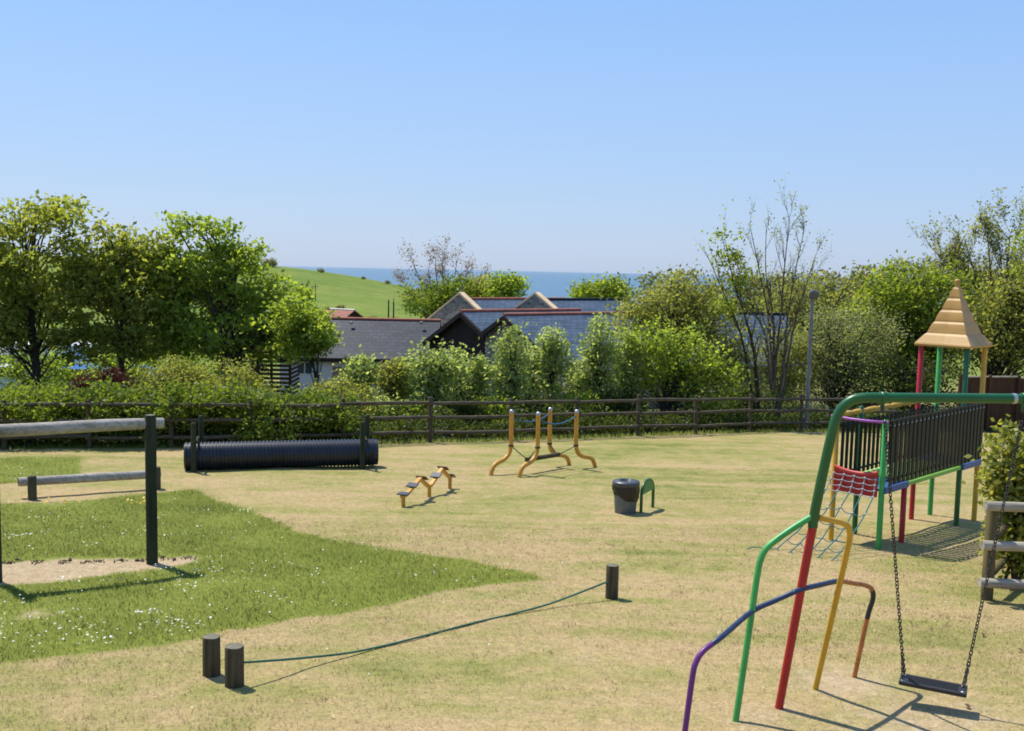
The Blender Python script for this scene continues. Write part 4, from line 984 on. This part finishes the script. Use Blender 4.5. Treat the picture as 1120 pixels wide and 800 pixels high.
# far end frame (outside the photo): same legs turned round
mid = E0+bd*1.65
def mir(p):
    q = Vector(p)-mid; s = q.dot(bd); return Vector(p)-bd*(2*s)
def drop(p): return Vector((p.x, p.y, surf1(p.x, p.y)-.1))
bpm = [mir(p) for p in smooth_path(bp, 5)]
m = MB(); m.tube(bpm, .038, 18); m.build('top_bar', GREEN_DARK, sw)
for mt, P_, r_ in ((RED, [mir(at(889.5, 573, YJ)), drop(mir(gR))], .033), (GREEN_BRIGHT, [mir(p) for p in pathY(gpath[:-1], YJ, gG.y-.15)]+[drop(mir(gG))], .025), (YELLOW, [mir(p) for p in pathY(ypath[:-1], YJ, gY.y-.2)]+[drop(mir(gY))], .024)):
    m = MB(); m.tube(P_, r_, 14); m.build('leg', mt, sw)
# hangers
tl = at(968, 452, E0.y-.035); tr_ = at(1118, 455, 7.73)
for q in (tl, tr_):
    m = MB(); s = (q-E0).dot(bd); cc = E0+bd*s; cc.z = E0.z
    Mx = frame(Vector((0, 0, 1)), bd)
    m.lathe(cc-bd*.02, [(.037, 0), (.046, 0), (.046, .04), (.037, .04)], 18, Mx); m.box((cc.x, cc.y, cc.z-.066), (.03, .022, .05), frame(bd), .004); hg = m.build('hanger', GREEN_DARK, sw)
    m = MB(); m.box((cc.x, cc.y, cc.z-.085), (.018, .03, .05), frame(bd), .004); m.build('shackle', STEEL_DARK, sw)
# the swing: seat and chains
sv = thing('swing', 'black rubber swing seat hanging on two dark chains', 'swing', at(1021, 750, 7.75))
fl1, fr1, br1, bl1 = at(982.5, 746, 7.80), at(1047, 760.5, 7.60), at(1060.5, 753, 7.735), at(993, 741, 7.93)
zc = (fl1.z+fr1.z+br1.z+bl1.z)/4
cen = (fl1+fr1+br1+bl1)/4; ex = ((fr1-fl1)+(br1-bl1)).normalized(); ex.z = ex.z*.6; ex.normalize()
Ms = frame(ex)
m = MB(); Ls, Ws = .50, .19
m.box(cen, (Ls-.004, Ws-.004, .022), Ms, .006)
for sg in (-1, 1):
    m.box(cen+Ms @ Vector((0, sg*(Ws/2-.011), .0035)), (Ls, .022, .037), Ms, .007); m.box(cen+Ms @ Vector((sg*(Ls/2-.012), 0, .003)), (.023, Ws-.045, .035), Ms, .007)
for k in range(-4, 5): m.box(cen+Ms @ Vector((0, k*.014, .0115)), (Ls*.74, .005, .004), Ms)
m.build('seat', RUBBER, sv)
def chain(mb, a, b, link=.040, wire=.0042, wid=.0115):
    a, b = Vector(a), Vector(b); d = b-a; L = d.length; n = max(1, round(L/(link-2*wire*1.15))); st = L/n; M0 = frame(d)
    for i in range(n):
        c = a+d.normalized()*st*(i+.5); rot = M0 @ Matrix.Rotation(math.pi/2*(i % 2)+random.gauss(0, .12), 3, 'X'); ln = st/2+wire*1.0-wid*.0
        ring = []
        for k in range(10):
            an = 2*math.pi*k/10; x = math.cos(an)*wid+(ln-wid)*(1 if math.cos(an) > 0 else -1); ring.append(c+rot @ Vector((x, math.sin(an)*wid, 0)))
        mb.tube(ring, wire, 5, closed=True)
for top, split, sx in ((tl+Vector((0, 0, -.045)), None, -1), (tr_+Vector((0, 0, -.045)), None, 1)):
    e1 = cen+Ms @ Vector((sx*(Ls/2-.03), -Ws/2+.03, .03)); e2 = cen+Ms @ Vector((sx*(Ls/2-.03), Ws/2-.03, .03)); mid_ = (e1+e2)/2
    d = (top-mid_).normalized(); sp_ = mid_+d*.21
    m = MB(); chain(m, top, sp_); m.build('chain', STEEL_DARK, sv)
    for e in (e1, e2):
        m = MB(); chain(m, sp_, e); m.build('chain', STEEL_DARK, sv)
        m = MB(); m.lathe(e+Vector((0, 0, -.016)), [(.016, 0), (.016, .008), (.008, .012), (0, .012)], 12); m.build('bolt', STEEL, sv)

# play tower with bridge
def ctr4(*p): q = sum((gp(*a) for a in p), Vector())/4; return Vector((q.x, q.y, 0))
c1 = ctr4((906, 593), (959, 601), (936, 585), (987.5, 592)); c2 = ctr4((994, 568), (1018, 564), (1045, 574), (1067, 570)); u = (c2-c1).normalized(); v = Vector((u.y, -u.x, 0)); H_ = .36; DZ = .05
tw = thing('play_tower', 'climbing tower with a slatted bridge, rope net and pointed tan roof', 'climbing frame', Vector(((c1.x+c2.x)/2, (c1.y+c2.y)/2, lawn(0, 15.5))))
def tp(c, a, b, z): q = c+u*a+v*b; return Vector((q.x, q.y, z))
GZ = 1.0
posts = [(c1, -1, -1, YELLOW, GZ), (c1, -1, 1, GREEN_BRIGHT, GZ), (c1, 1, -1, GREEN_DARK, GZ+.05), (c1, 1, 1, RED, DZ-.01), (c2, -1, -1, RED, 1.95), (c2, -1, 1, GREEN_DARK, 1.95), (c2, 1, -1, GREEN_BRIGHT, 1.95), (c2, 1, 1, YELLOW, 1.95)]
for c, a, b, mt, zt in posts:
    q = tp(c, a*H_, b*H_, 0); m = MB(); z0 = surf1(q.x, q.y)-.1; m.lathe((q.x, q.y, z0), [(.040, 0), (.040, zt-z0-.01), (.03, zt-z0), (0, zt-z0+.004)], 14); m.build('post', mt, tw)
Mu = frame(u)
for c in (c1, c2):
    m = MB(); m.box((c.x, c.y, DZ-.03), (2*H_+.06, 2*H_+.06, .05), Mu, .008); m.build('deck', BLUE, tw)
    for sg in (-1, 1):
        m = MB(); q = tp(c, 0, sg*(H_+.048), DZ-.04); m.box(q, (2*H_+.02, .03, .09), Mu, .008); m.build('deck_edge', BLUE, tw)
m = MB(); Lb = (c2-c1).length-2*H_-.08; nb = 14
for i in range(nb):
    q = c1.lerp(c2, .5)+u*((i+.5)/nb-.5)*Lb; m.box((q.x, q.y, DZ-.01), (Lb/nb*.8, 2*H_-.02, .035), Mu, .008)
m.build('bridge_deck', LIME, tw)
for sg in (-1, 1):
    m = MB(); q = c1.lerp(c2, .5)+v*sg*(H_+.02); m.box((q.x, q.y, DZ-.045), (Lb, .035, .06), Mu, .008); m.build('bridge_beam', LIME if sg > 0 else GREEN_DARK, tw)
for sg in (-1, 1):
    Ltot = (c2-c1).length+2*H_-.08; m = MB(); ns = 24; cm = c1.lerp(c2, .5)
    for i in range(ns):
        s = ((i+.5)/ns-.5)*Ltot; q = cm+u*s+v*sg*(H_+.068 if sg > 0 else H_-.05)
        hg_ = .92 if sg > 0 else .80
        m.box((q.x, q.y, DZ+.025+hg_/2), (.098 if sg > 0 else .075, .02, hg_), Mu, .006)
    m.build('guard_panel', SLATE_BLACK, tw)
    m = MB()
    for zz in (DZ+.10, DZ+(.86 if sg > 0 else .78)):
        q = cm+v*sg*(H_+.050 if sg > 0 else H_-.07); m.box((q.x, q.y, zz), (Ltot, .02, .03), Mu, .004)
    m.build('guard_rail', SLATE_BLACK, tw)
    if sg > 0:
        m = MB(); q = cm+v*(H_+.068); m.box((q.x, q.y, DZ+.938), (Ltot, .024, .022), Mu, .005)
        m.build('top_rail', SLATE_BLACK, tw)
        m = MB()
        for i in range(ns):
            s = ((i+.5)/ns-.5)*Ltot; q = cm+u*s+v*(H_+.078); m.lathe((q.x, q.y, DZ+.87), [(.012, 0), (.012, .012), (0, .014)], 8, frame(u, v))
        m.build('bolts', STEEL, tw)
    else:
        m = MB(); nn = 8
        for i in range(nn):
            a = cm+u*((i)/nn-.5)*Ltot-v*(H_+.0); b = cm+u*((i+1)/nn-.5)*Ltot-v*(H_+.0)
            P = [Vector((a.x, a.y, GZ-.02)).lerp(Vector((b.x, b.y, GZ-.02)), k/8) for k in range(9)]
            m.tube(P, [.028, .036, .040, .041, .041, .041, .040, .036, .028], 10)
        m.build('top_rail', YELLOW, tw)
# lilac bar, red panel
P = [tp(c1, -H_-.02, -H_-.07, GZ-.03), tp(c1, -H_-.10, -H_*.6, GZ-.03), tp(c1, -H_-.13, 0, GZ-.03), tp(c1, -H_-.10, H_*.6, GZ-.03), tp(c1, -H_-.02, H_+.05, GZ-.03)]
m = MB(); m.tube(smooth_path(P, 5), .019, 10); m.build('grab_bar', PURPLE_LIGHT, tw)
m = MB(); top = []; bot = []
for i in range(13):
    b = -H_+.04+(2*H_-.08)*i/12; k = 1-((i-6)/6)**2
    top.append(tp(c1, -H_-.075, b, DZ+.20-.05*k)); bot.append(tp(c1, -H_-.075, b, DZ-.135))
for i in range(12): m.slab([bot[i], bot[i+1], top[i+1], top[i]], .03, u)
m.build('entry_panel', RED, tw)
m = MB(); m.tube([p+Vector((0, 0, .01))+u*.012 for p in top], .026, 8); m.build('panel_lip', simple('pale_red_lip', (.5, .05, .04), .45, .15), tw)
# net
nu, nv = 9, 5
def netp(i, j):
    t = i/(nu-1); b = (j/(nv-1)-.5)*(2*H_-.10)*(1+.35*t)-.10*t
    if i == 0: return tp(c1, -H_-.10, b, DZ+.12)
    if i == 1: return tp(c1, -H_-.11, b, DZ+.04)
    if i == 2: return tp(c1, -H_-.12, b, DZ-.04)
    if i == 3: return tp(c1, -H_-.15, b, DZ-.12)
    s = (i-3)/(nu-4); q = tp(c1, -H_-.15-1.05*s, b, 0); z0 = DZ-.12; z1 = surf1(q.x, q.y)+.02
    q.z = z0+(z1-z0)*s-.10*math.sin(math.pi*s)+.03*math.sin(j*2.1+i)*(s < .95); q.z = max(q.z, surf1(q.x, q.y)+.012); return q
mu_, ml_, mk_ = MB(), MB(), MB()
for j in range(nv):
    mu_.tube([netp(i, j) for i in range(0, 4)], .0065, 6); ml_.tube([netp(i, j) for i in range(3, nu)], .0085, 6)
for i in range(nu):
    for j in range(nv-1):
        (mu_ if i < 4 else ml_).tube(sag(netp(i, j), netp(i, j+1), .015 if i < 4 else .04, 4), .0065, 6)
    for j in range(nv):
        if i < 5: mk_.lathe(netp(i, j)-Vector((0, 0, .012)), [(0, 0), (.014, .004), (.017, .012), (.014, .02), (0, .024)], 8)
# loose end on the ground
q = netp(nu-1, 0); ml_.tube(smooth_path([q, q+Vector((-.12, -.02, 0)), q+Vector((-.3, .03, .01)), q+Vector((-.42, -.05, 0))], 4), .008, 6)
mu_.build('rope_net', WHITE_ROPE, tw); ml_.build('rope_net', TEAL_ROPE, tw); mk_.build('net_joints', simple('pale_joint', (.5, .5, .5), .5, .1), tw)
# roof
m = MB(); base_z, apex_z = 1.93, 2.86; lv = 5; rings = []
for i in range(lv):
    for k in range(6):
        t0 = (i+k/6)/lv
        wd = .345*(1-t0)**1.12+.028+.062*max(0, 1-t0/.26)**2; rip = .018*(1-t0*.55)*math.sin(math.pi*min(1, (k/6)*1.0))*1.0
        rings.append((wd+rip*.55-.012*(k == 5), base_z+(apex_z-base_z)*t0))
rings.append((.028, apex_z))
rings = [(.44, base_z-.05), (.446, base_z-.02)]+rings
def sq(wd, z):
    pts_ = []
    for a, b in ((-1, -1), (1, -1), (1, 1), (-1, 1)):
        pts_.append(tp(c2, a*wd, b*wd, z))
    out_ = []
    for i in range(4):
        A_, B_ = pts_[i], pts_[(i+1) % 4]; cc = tp(c2, 0, 0, z)
        for k in range(6):
            p = A_.lerp(B_, k/6); e = 1-abs(k/6-.5)*2   # edges bow in slightly
            out_.append(p.lerp(cc, .03*e))
    return out_
vs = []; fs = []
for wd, z in rings: vs.extend(sq(wd, z))
nr = 24
for i in range(len(rings)-1):
    for k in range(nr): fs.append((i*nr+k, i*nr+(k+1) % nr, (i+1)*nr+(k+1) % nr, (i+1)*nr+k))
m.add(vs, fs, False); m.add(sq(.44, base_z-.035), [tuple(range(nr))[::-1]]); m.build('roof', TAN_PLASTIC, tw)
m = MB(); m.lathe((c2.x, c2.y, apex_z-.02), [(.03, 0), (.034, .02), (.026, .035), (.042, .055), (.048, .075), (.042, .097), (.024, .112), (0, .117)], 14); m.build('finial', TAN_PLASTIC, tw)

# planter rails and shrub on the right
pf = thing('planter_rail', 'low enclosure of pale half round rails on an olive post round the variegated shrub', 'fence', gp(1078, 655))
pb0 = gp(1079, 656); z = surf1(pb0.x, pb0.y)
m = MB(); m.lathe((pb0.x, pb0.y, z-.1), [(.066, 0), (.064, 1.19), (.055, 1.2), (0, 1.202)], 14); m.build('post', POST_OLIVE, pf)
p2 = pb0+Vector((1.9, -.10, 0)); z2 = surf1(p2.x, p2.y)
m = MB(); m.lathe((p2.x, p2.y, z2-.1), [(.066, 0), (.064, 1.19), (.055, 1.2), (0, 1.202)], 14); m.build('post', POST_OLIVE, pf)
p3 = pb0+Vector((2.0, 1.5, 0)); p4 = pb0+Vector((1.15, 1.5, 0))
for p in (p3, p4):
    m = MB(); zz = surf1(p.x, p.y); m.lathe((p.x, p.y, zz-.1), [(.066, 0), (.064, 1.1), (.055, 1.11), (0, 1.112)], 14); m.build('post', POST_OLIVE, pf)
for px0, py0, hh in ((1068, 553.5, 1.03), (1065, 596.5, .585), (1062, 637.5, .165)):
    a = Vector((pb0.x-.13-.012*(1.03-hh), pb0.y-.095, 0)); za = at(px0+12, py0, pb0.y-.09).z
    m = MB(); m.tube([Vector((a.x, a.y, za)), Vector((a.x+1.0, a.y-.03, za-.008)), Vector((p2.x+.12, p2.y-.09, za-.02))], [.056, .053, .055], 14); m.build('rail', RAIL_PALE, pf)
for hh in (.3, .72):
    m = MB(); a = Vector((pb0.x+.07, pb0.y+.06, z+hh)); b = Vector((p4.x-.02, p4.y, surf1(p4.x, p4.y)+hh+.08)); m.tube([a, b], .045, 10); m.build('rail', POST_OLIVE, pf)
m = MB(); m.tube([Vector((p4.x, p4.y, surf1(p4.x, p4.y)+.8)), Vector((p3.x, p3.y, surf1(p3.x, p3.y)+.8))], .045, 10); m.build('rail', POST_OLIVE, pf)
# variegated shrub inside it
x, y = pb0.x+.62, pb0.y+.75
def bl3(px, py, rx, ry, Yd): return blob(px, py, rx, ry, Yd, .9)
make_tree('variegated_shrub', 'yellow and green variegated shrub inside the half round rails', 'shrub', (x, y), [bl3(1112, 505, 34, 44, y), bl3(1098, 530, 26, 34, y), bl3(1125, 545, 34, 50, y), bl3(1118, 600, 40, 40, y), bl3(1150, 520, 36, 50, y)], 300, 26, .085, .075, LEAF_VARI, .05, stems=5, limb=.5, flat=1, shell=.3, minz=.1)

# high bar
hb = thing('high_bar', 'tall green posts carrying a silvery horizontal log', 'climbing bar', gp(166.5, 617))
h0 = gp(166.5, 616); h1 = gp(-4.5, 636)
for h in (h0, h1):
    z = surf1(h.x, h.y); zt = at(166, 454, h0.y).z
    m = MB(); m.lathe((h.x, h.y, z-.1), [(.068, 0), (.067, .6), (.066, zt-z+.085), (.058, zt-z+.1)], 18); m.build('post', POST_GREEN, hb)
    m = MB(); m.lathe((h.x, h.y, zt), [(.0585, -.001), (0, .003)], 18, smooth=False); m.build('post_top', POST_TOP, hb)
a = at(179, 462.8, h0.y+.115); b = at(-12, 472, h1.y+.115); d = (b-a)
m = MB(); m.tube([a, a+d*.003, a.lerp(b, .35)+Vector((0, 0, .006)), a.lerp(b, .7), b+d*.05], [.058, .064, .073, .074, .074], 18); m.build('log', LOG_GREY, hb)
for h in (h0, h1):
    q = a.lerp(b, 0) if h is h0 else b
    m = MB(); m.lathe((h.x, h.y-.066, a.z), [(0, -.012), (.018, -.012), (.018, .004)], 10, frame(Vector((1, 0, 0)), Vector((0, 1, 0)))); m.build('bolt', STEEL_DARK, hb)
# low balance beam
lb_ = thing('balance_beam', 'low silvery log beam on short dark posts behind the tall green post', 'balance beam', gp(36, 547))
l0 = gp(35.5, 546.5); l1 = gp(171.5, 535)
for l_ in (l0, l1):
    z = surf1(l_.x, l_.y); m = MB(); m.lathe((l_.x, l_.y, z-.1), [(.07, 0), (.07, .48), (.06, .5), (0, .503)], 14); m.build('post', POST_BROWN, lb_)
a = at(20, 527.3, l0.y+.13); b = at(175, 518.5, l1.y+.13)
m = MB(); m.tube([a, a.lerp(b, .01), a.lerp(b, .5), b], [.068, .075, .077, .075], 16); m.build('log', LOG_GREY, lb_)
m = MB(); dd_ = (a-b).normalized(); m.lathe(a+dd_*.001, [(.0685, 0), (0, .004)], 16, frame(Vector((0, 0, 1)), dd_), smooth=False); m.build('log_end', POST_BROWN, lb_)
# tunnel
tn_ = thing('crawl_tunnel', 'long ribbed black plastic crawl tunnel held by dark green posts', 'tunnel', gp(310, 513))
t0 = gp(212, 514.5); t1 = gp(412, 512.5); rad = .285
t0.z = surf1(t0.x, t0.y)+rad-.01; t1.z = surf1(t1.x, t1.y)+rad-.01
t0.y += .12; t1.y += .22; t0.x -= .22; t1.x -= .02
d = (t1-t0); L = d.length; ax = frame(Vector((0, 0, 1)), d); prof = []; pitch_ = .072; nrib = int(L/pitch_)
for i in range(nrib):
    s = i*pitch_
    for q, rr in ((0, -.018), (.012, -.018), (.022, 0), (.05, 0), (.06, -.018)): prof.append((rad+rr, s+q))
prof.append((rad-.018, L)); inner = [(rad-.03, L), (rad-.03, 0)]
m = MB(); m.lathe(t0, prof+inner+[prof[0]], 32, ax, smooth=False)
m.build('pipe', BLACK_PIPE, tn_)
for t_, o_, hh, fr in ((t0, .20, 1.0, -1), (t0, .30, 1.08, 1), (t1, -.34, 1.0, -1), (t1, -.18, 1.08, 1)):
    p = t_+d.normalized()*o_+Vector((d.y, -d.x, 0)).normalized()*(rad+.075)*(-fr); z = surf1(p.x, p.y)
    m = MB(); m.lathe((p.x, p.y, z-.1), [(.055, 0), (.053, hh+.08), (.045, hh+.1), (0, hh+.102)], 12); m.build('post', POST_GREEN, tn_)
for t_, o_ in ((t0, .25), (t1, -.26)):
    p = t_+d.normalized()*o_; sd_ = Vector((d.y, -d.x, 0)).normalized(); m = MB(); zz = surf1(p.x, p.y)+rad*2+.05
    m.tube([Vector((p.x, p.y, zz))-sd_*(rad+.09)+Vector((0, 0, -.02)), Vector((p.x, p.y, zz+.02)), Vector((p.x, p.y, zz))+sd_*(rad+.09)], .028, 8); m.build('cross_rail', POST_GREEN, tn_)

# yellow swinging beam
sb = thing('swinging_beam', 'four yellow s-bent poles with a dark beam slung on ropes between them', 'balance beam', gp(595, 516))
feet = [gp(537, 520.5), gp(568, 522), gp(622.5, 509), gp(650.5, 511)]
ax_ = ((feet[2]+feet[3])-(feet[0]+feet[1])); ax_.z = 0; ax_.normalize(); tops = []
tpx = [(559.7, 449.5), (588.9, 452), (602, 447), (631, 449.5)]
for i, (ft, tpx_) in enumerate(zip(feet, tpx)):
    s = 1 if i < 2 else -1; k = [.60, .60, .56, .56][i]
    up_ = ft+ax_*s*k; zt = at(tpx_[0], tpx_[1], up_.y).z; q = at(tpx_[0], tpx_[1], up_.y); up_.x = q.x; z = surf1(ft.x, ft.y)
    def W(f_, h): p = ft.lerp(up_, f_); return Vector((p.x, p.y, z+h))
    P = [W(0, -.1), W(0, .0), W(.05, .10), W(.17, .19), W(.36, .235), W(.62, .27), W(.84, .34), W(.96, .45), W(1, .60), W(1, .9), Vector((up_.x, up_.y, zt-.02))]
    m = MB(); m.tube(smooth_path(P, 4), .046, 12); m.build('pole', YELLOW_OCHRE, sb)
    m = MB(); m.lathe((up_.x, up_.y, zt-.035), [(.049, 0), (.049, .03), (.034, .055), (0, .062)], 12); m.build('pole_cap', STEEL, sb)
    m = MB(); m.lathe((up_.x, up_.y, z+.52), [(.048, 0), (.056, .004), (.056, .036), (.048, .04)], 12); m.build('collar', RUBBER, sb)
    tops.append((Vector((up_.x, up_.y, zt)), Vector((up_.x, up_.y, z+.54))))
bm0 = (tops[0][1]+tops[1][1])/2; bm1 = (tops[2][1]+tops[3][1])/2; bz0 = at(573, 503, bm0.y+.1).z; 
B0 = bm0.lerp(bm1, .06); B1 = bm0.lerp(bm1, .90); B0.z = at(574, 503, B0.y).z; B1.z = at(617, 497.5, B1.y).z
m = MB(); m.tube([B0, B1], .048, 12); m.build('beam', POST_BROWN, sb)
for (tt, cl), bb in zip(tops, (B0, B0, B1, B1)):
    m = MB(); m.tube(sag(cl, bb+(B1-B0).normalized()*(.04 if bb is B0 else -.04), .01, 5), .012, 6); m.build('rope', GREEN_ROPE, sb)
for i, j in ((0, 2), (1, 3)):
    m = MB(); m.tube(sag(tops[i][0]-Vector((0, 0, .13)), tops[j][0]-Vector((0, 0, .10)), .14, 10), .015, 6); m.build('hand_rope', BLUE_ROPE, sb)
# zigzag stepper
zs = thing('zigzag_stepper', 'low yellow zigzag balance stepper with dark foot pads', 'stepping beam', gp(468, 546))
f1, f2, f3 = gp(441, 554.5), gp(468.2, 545.5), gp(492, 534.5); dr = (f3-f1); dr.z = 0; LZ = dr.length; dr.normalize(); zz = lambda p: surf1(p.x, p.y)
def zq(s, h): p = f1+dr*s*LZ; return Vector((p.x, p.y, surf1(p.x, p.y)+h))
path = [(-.02, .17), (.06, .19), (.33, .38), (.50, .20), (.56, .20), (.80, .41), (1.0, .20)]
side = Vector((dr.y, -dr.x, 0))
m = MB()
for a, b in zip(path[:-1], path[1:]):
    A_, B_ = zq(*a), zq(*b); dd_ = B_-A_; m.box((A_+B_)/2, (dd_.length+.03, .08, .05), frame(dd_), .01)
m.build('zigzag_rail', YELLOW_OCHRE, zs)
for f_, s, h in ((f1, .0, .17), (f2, .53, .2), (f3, 1.0, .19)):
    m = MB(); q = zq(s, h); m.tube([Vector((q.x, q.y, surf1(q.x, q.y)-.1)), q-Vector((0, 0, .02))], .034, 10); m.build('leg', YELLOW_OCHRE, zs)
for k, (a, b, f_) in enumerate(((path[0], path[1], .3), (path[1], path[2], .45), (path[2], path[3], .18), (path[4], path[5], .5), (path[5], path[6], .12), (path[5], path[6], .95))):
    A_, B_ = zq(*a), zq(*b); dd_ = B_-A_; fm = frame(dd_); c = A_.lerp(B_, f_)+fm @ Vector((0, 0, .042))
    m = MB(); m.box(c, (.15, .19, .024), fm, .006); m.build('foot_pad', BIN_LID if k not in (2, 4) else simple('brown_pad', (.12, .055, .03), .7, .3), zs)
# litter bin
b0_ = gp(683.8, 560.5); z = surf1(b0_.x, b0_.y)-.01
bn = thing('litter_bin', 'round grey green litter bin with a black bag and dark lid', 'bin', Vector((b0_.x, b0_.y, z)))
m = MB(); m.lathe(b0_*1.0-Vector((0, 0, b0_.z-z)), [(0, 0), (.165, 0), (.172, .012), (.205, .46), (.205, .50)], 28); m.build('body', BIN_GREY, bn)
m = MB(); n = 36; rows = 7; vs = []
for i in range(rows):
    for k in range(n):
        a = 2*math.pi*k/n; low = .29+.075*math.cos(a-2.6)+.012*math.sin(a*5)
        t_ = i/(rows-1); hh = low+(.49-low)*t_; rr = .178+.028*hh/.46+.012+.008*math.sin(a*11+i)+.010*math.sin(a*6+2*i)*(1-t_)+.01*(1-abs(2*t_-1))
        vs.append((b0_.x+rr*math.cos(a), b0_.y+rr*math.sin(a), z+hh))
m.add(vs, [(i*n+k, i*n+(k+1) % n, (i+1)*n+(k+1) % n, (i+1)*n+k) for i in range(rows-1) for k in range(n)], True); m.build('bag', BAG, bn)
m = MB(); m.lathe((b0_.x, b0_.y, z), [(.205, .46), (.224, .46), (.226, .52), (.215, .538), (.12, .552), (.108, .549), (.10, .49), (0, .485)], 28); m.build('lid', BIN_LID, bn)
m = MB(); m.lathe((b0_.x, b0_.y, z), [(.098, .494), (0, .4935)], 20); m.build('lid_opening', BAG, bn)
# green leapfrog hoop
g0 = gp(701, 561); g1 = gp(713.8, 555.5); d = (g1-g0); d.z = 0; d.normalize(); wv = (g1-g0).length; zt = g0.z
lf = thing('step_post', 'small green hoop with a filled round top beside the litter bin', 'play hoop', g0)
P = [g0+Vector((0, 0, -.1)), g0+Vector((0, 0, .30))]; arc = []
cx_ = (g0+g1)/2
for k in range(9):
    a = math.pi*(1-k/8); arc.append(Vector((cx_.x, cx_.y, g0.z+.30))+d*math.cos(a)*wv/2+Vector((0, 0, math.sin(a)*.20)))
m = MB(); m.tube([P[0]]+arc+[g1+Vector((0, 0, -.1))], .026, 10); m.build('hoop', GREEN_DARK, lf)
m = MB(); nn_ = Vector((d.y, -d.x, 0)); m.slab([p+nn_*.018 for p in arc], .036, -nn_); m.build('panel', simple('mid_green_paint', (.02, .20, .05), .4, .15), lf)
# stumps and rope
def stump(px, py, toppy, r_, lb):
    p = gp(px, py); z = surf1(p.x, p.y); h = at(px, toppy, p.y).z-z
    t = thing('wooden_stump', lb, 'post', Vector((p.x, p.y, z)), 'short stumps of the rope walk')
    m = MB(); m.lathe((p.x, p.y, z-.1), [(r_*1.02, 0), (r_, .12), (r_*.985, h+.085), (r_*.93, h+.097)], 20); m.build('post', POST_BROWN, t)
    m = MB(); n = 20; vs = [(p.x+r_*.932*math.cos(2*math.pi*k/n), p.y+r_*.932*math.sin(2*math.pi*k/n), z+h-.002+.003*math.sin(k)) for k in range(n)]; m.add(vs, [tuple(range(n))]); m.build('post_top', POST_TOP, t)
    return p, z, h
stump(231.5, 739, 696, .073, 'left stump of the close pair in the foreground, no rope on it')
pB, zB, hB = stump(256.5, 750, 706.5, .077, 'right stump of the close pair, with the green rope tied to it')
pC, zC, hC = stump(669, 654, 618, .071, 'lone stump holding the far end of the green rope')
r0 = Vector((pB.x+.07, pB.y+.0, at(262, 725, pB.y).z)); r1 = Vector((pC.x-.06, pC.y-.02, at(663, 636, pC.y).z))
P = []
for px, py in ((263, 725), (300, 722.5), (340, 719), (380, 714.5), (420, 707.5), (470, 697), (520, 686), (560, 675), (600, 661), (635, 648), (664, 635.5)):
    s = (px-263)/(664-263); q = at(px, py, pB.y+(pC.y-pB.y)*s*(.9+.1*s)); q.z = max(q.z, surf1(q.x, q.y)+.012); P.append(q)
m = MB(); m.tube(smooth_path([r0-Vector((.03, 0, 0))]+P[1:-1]+[r1], 4), .011, 8)
rp = m.build('walk_rope', GREEN_ROPE, origin=(P[5].x, P[5].y, P[5].z)); tag(rp, 'green rope slung low over the grass between two stumps', 'rope')
m = MB()

# thin sea air over the whole place
hm = bpy.data.materials.new('sea_air'); hm.use_nodes = True; nt = hm.node_tree; nt.nodes.clear()
out = N(nt, 'ShaderNodeOutputMaterial'); vol = N(nt, 'ShaderNodeVolumePrincipled'); nt.links.new(vol.outputs[0], out.inputs['Volume'])
vol.inputs['Color'].default_value = (.80, .90, 1, 1); vol.inputs['Density'].default_value = HAZE
mb = MB(); mb.box((0, 29900, -38), (130000, 60600, 93)); hz = mb.build('haze', hm); stuff(hz)
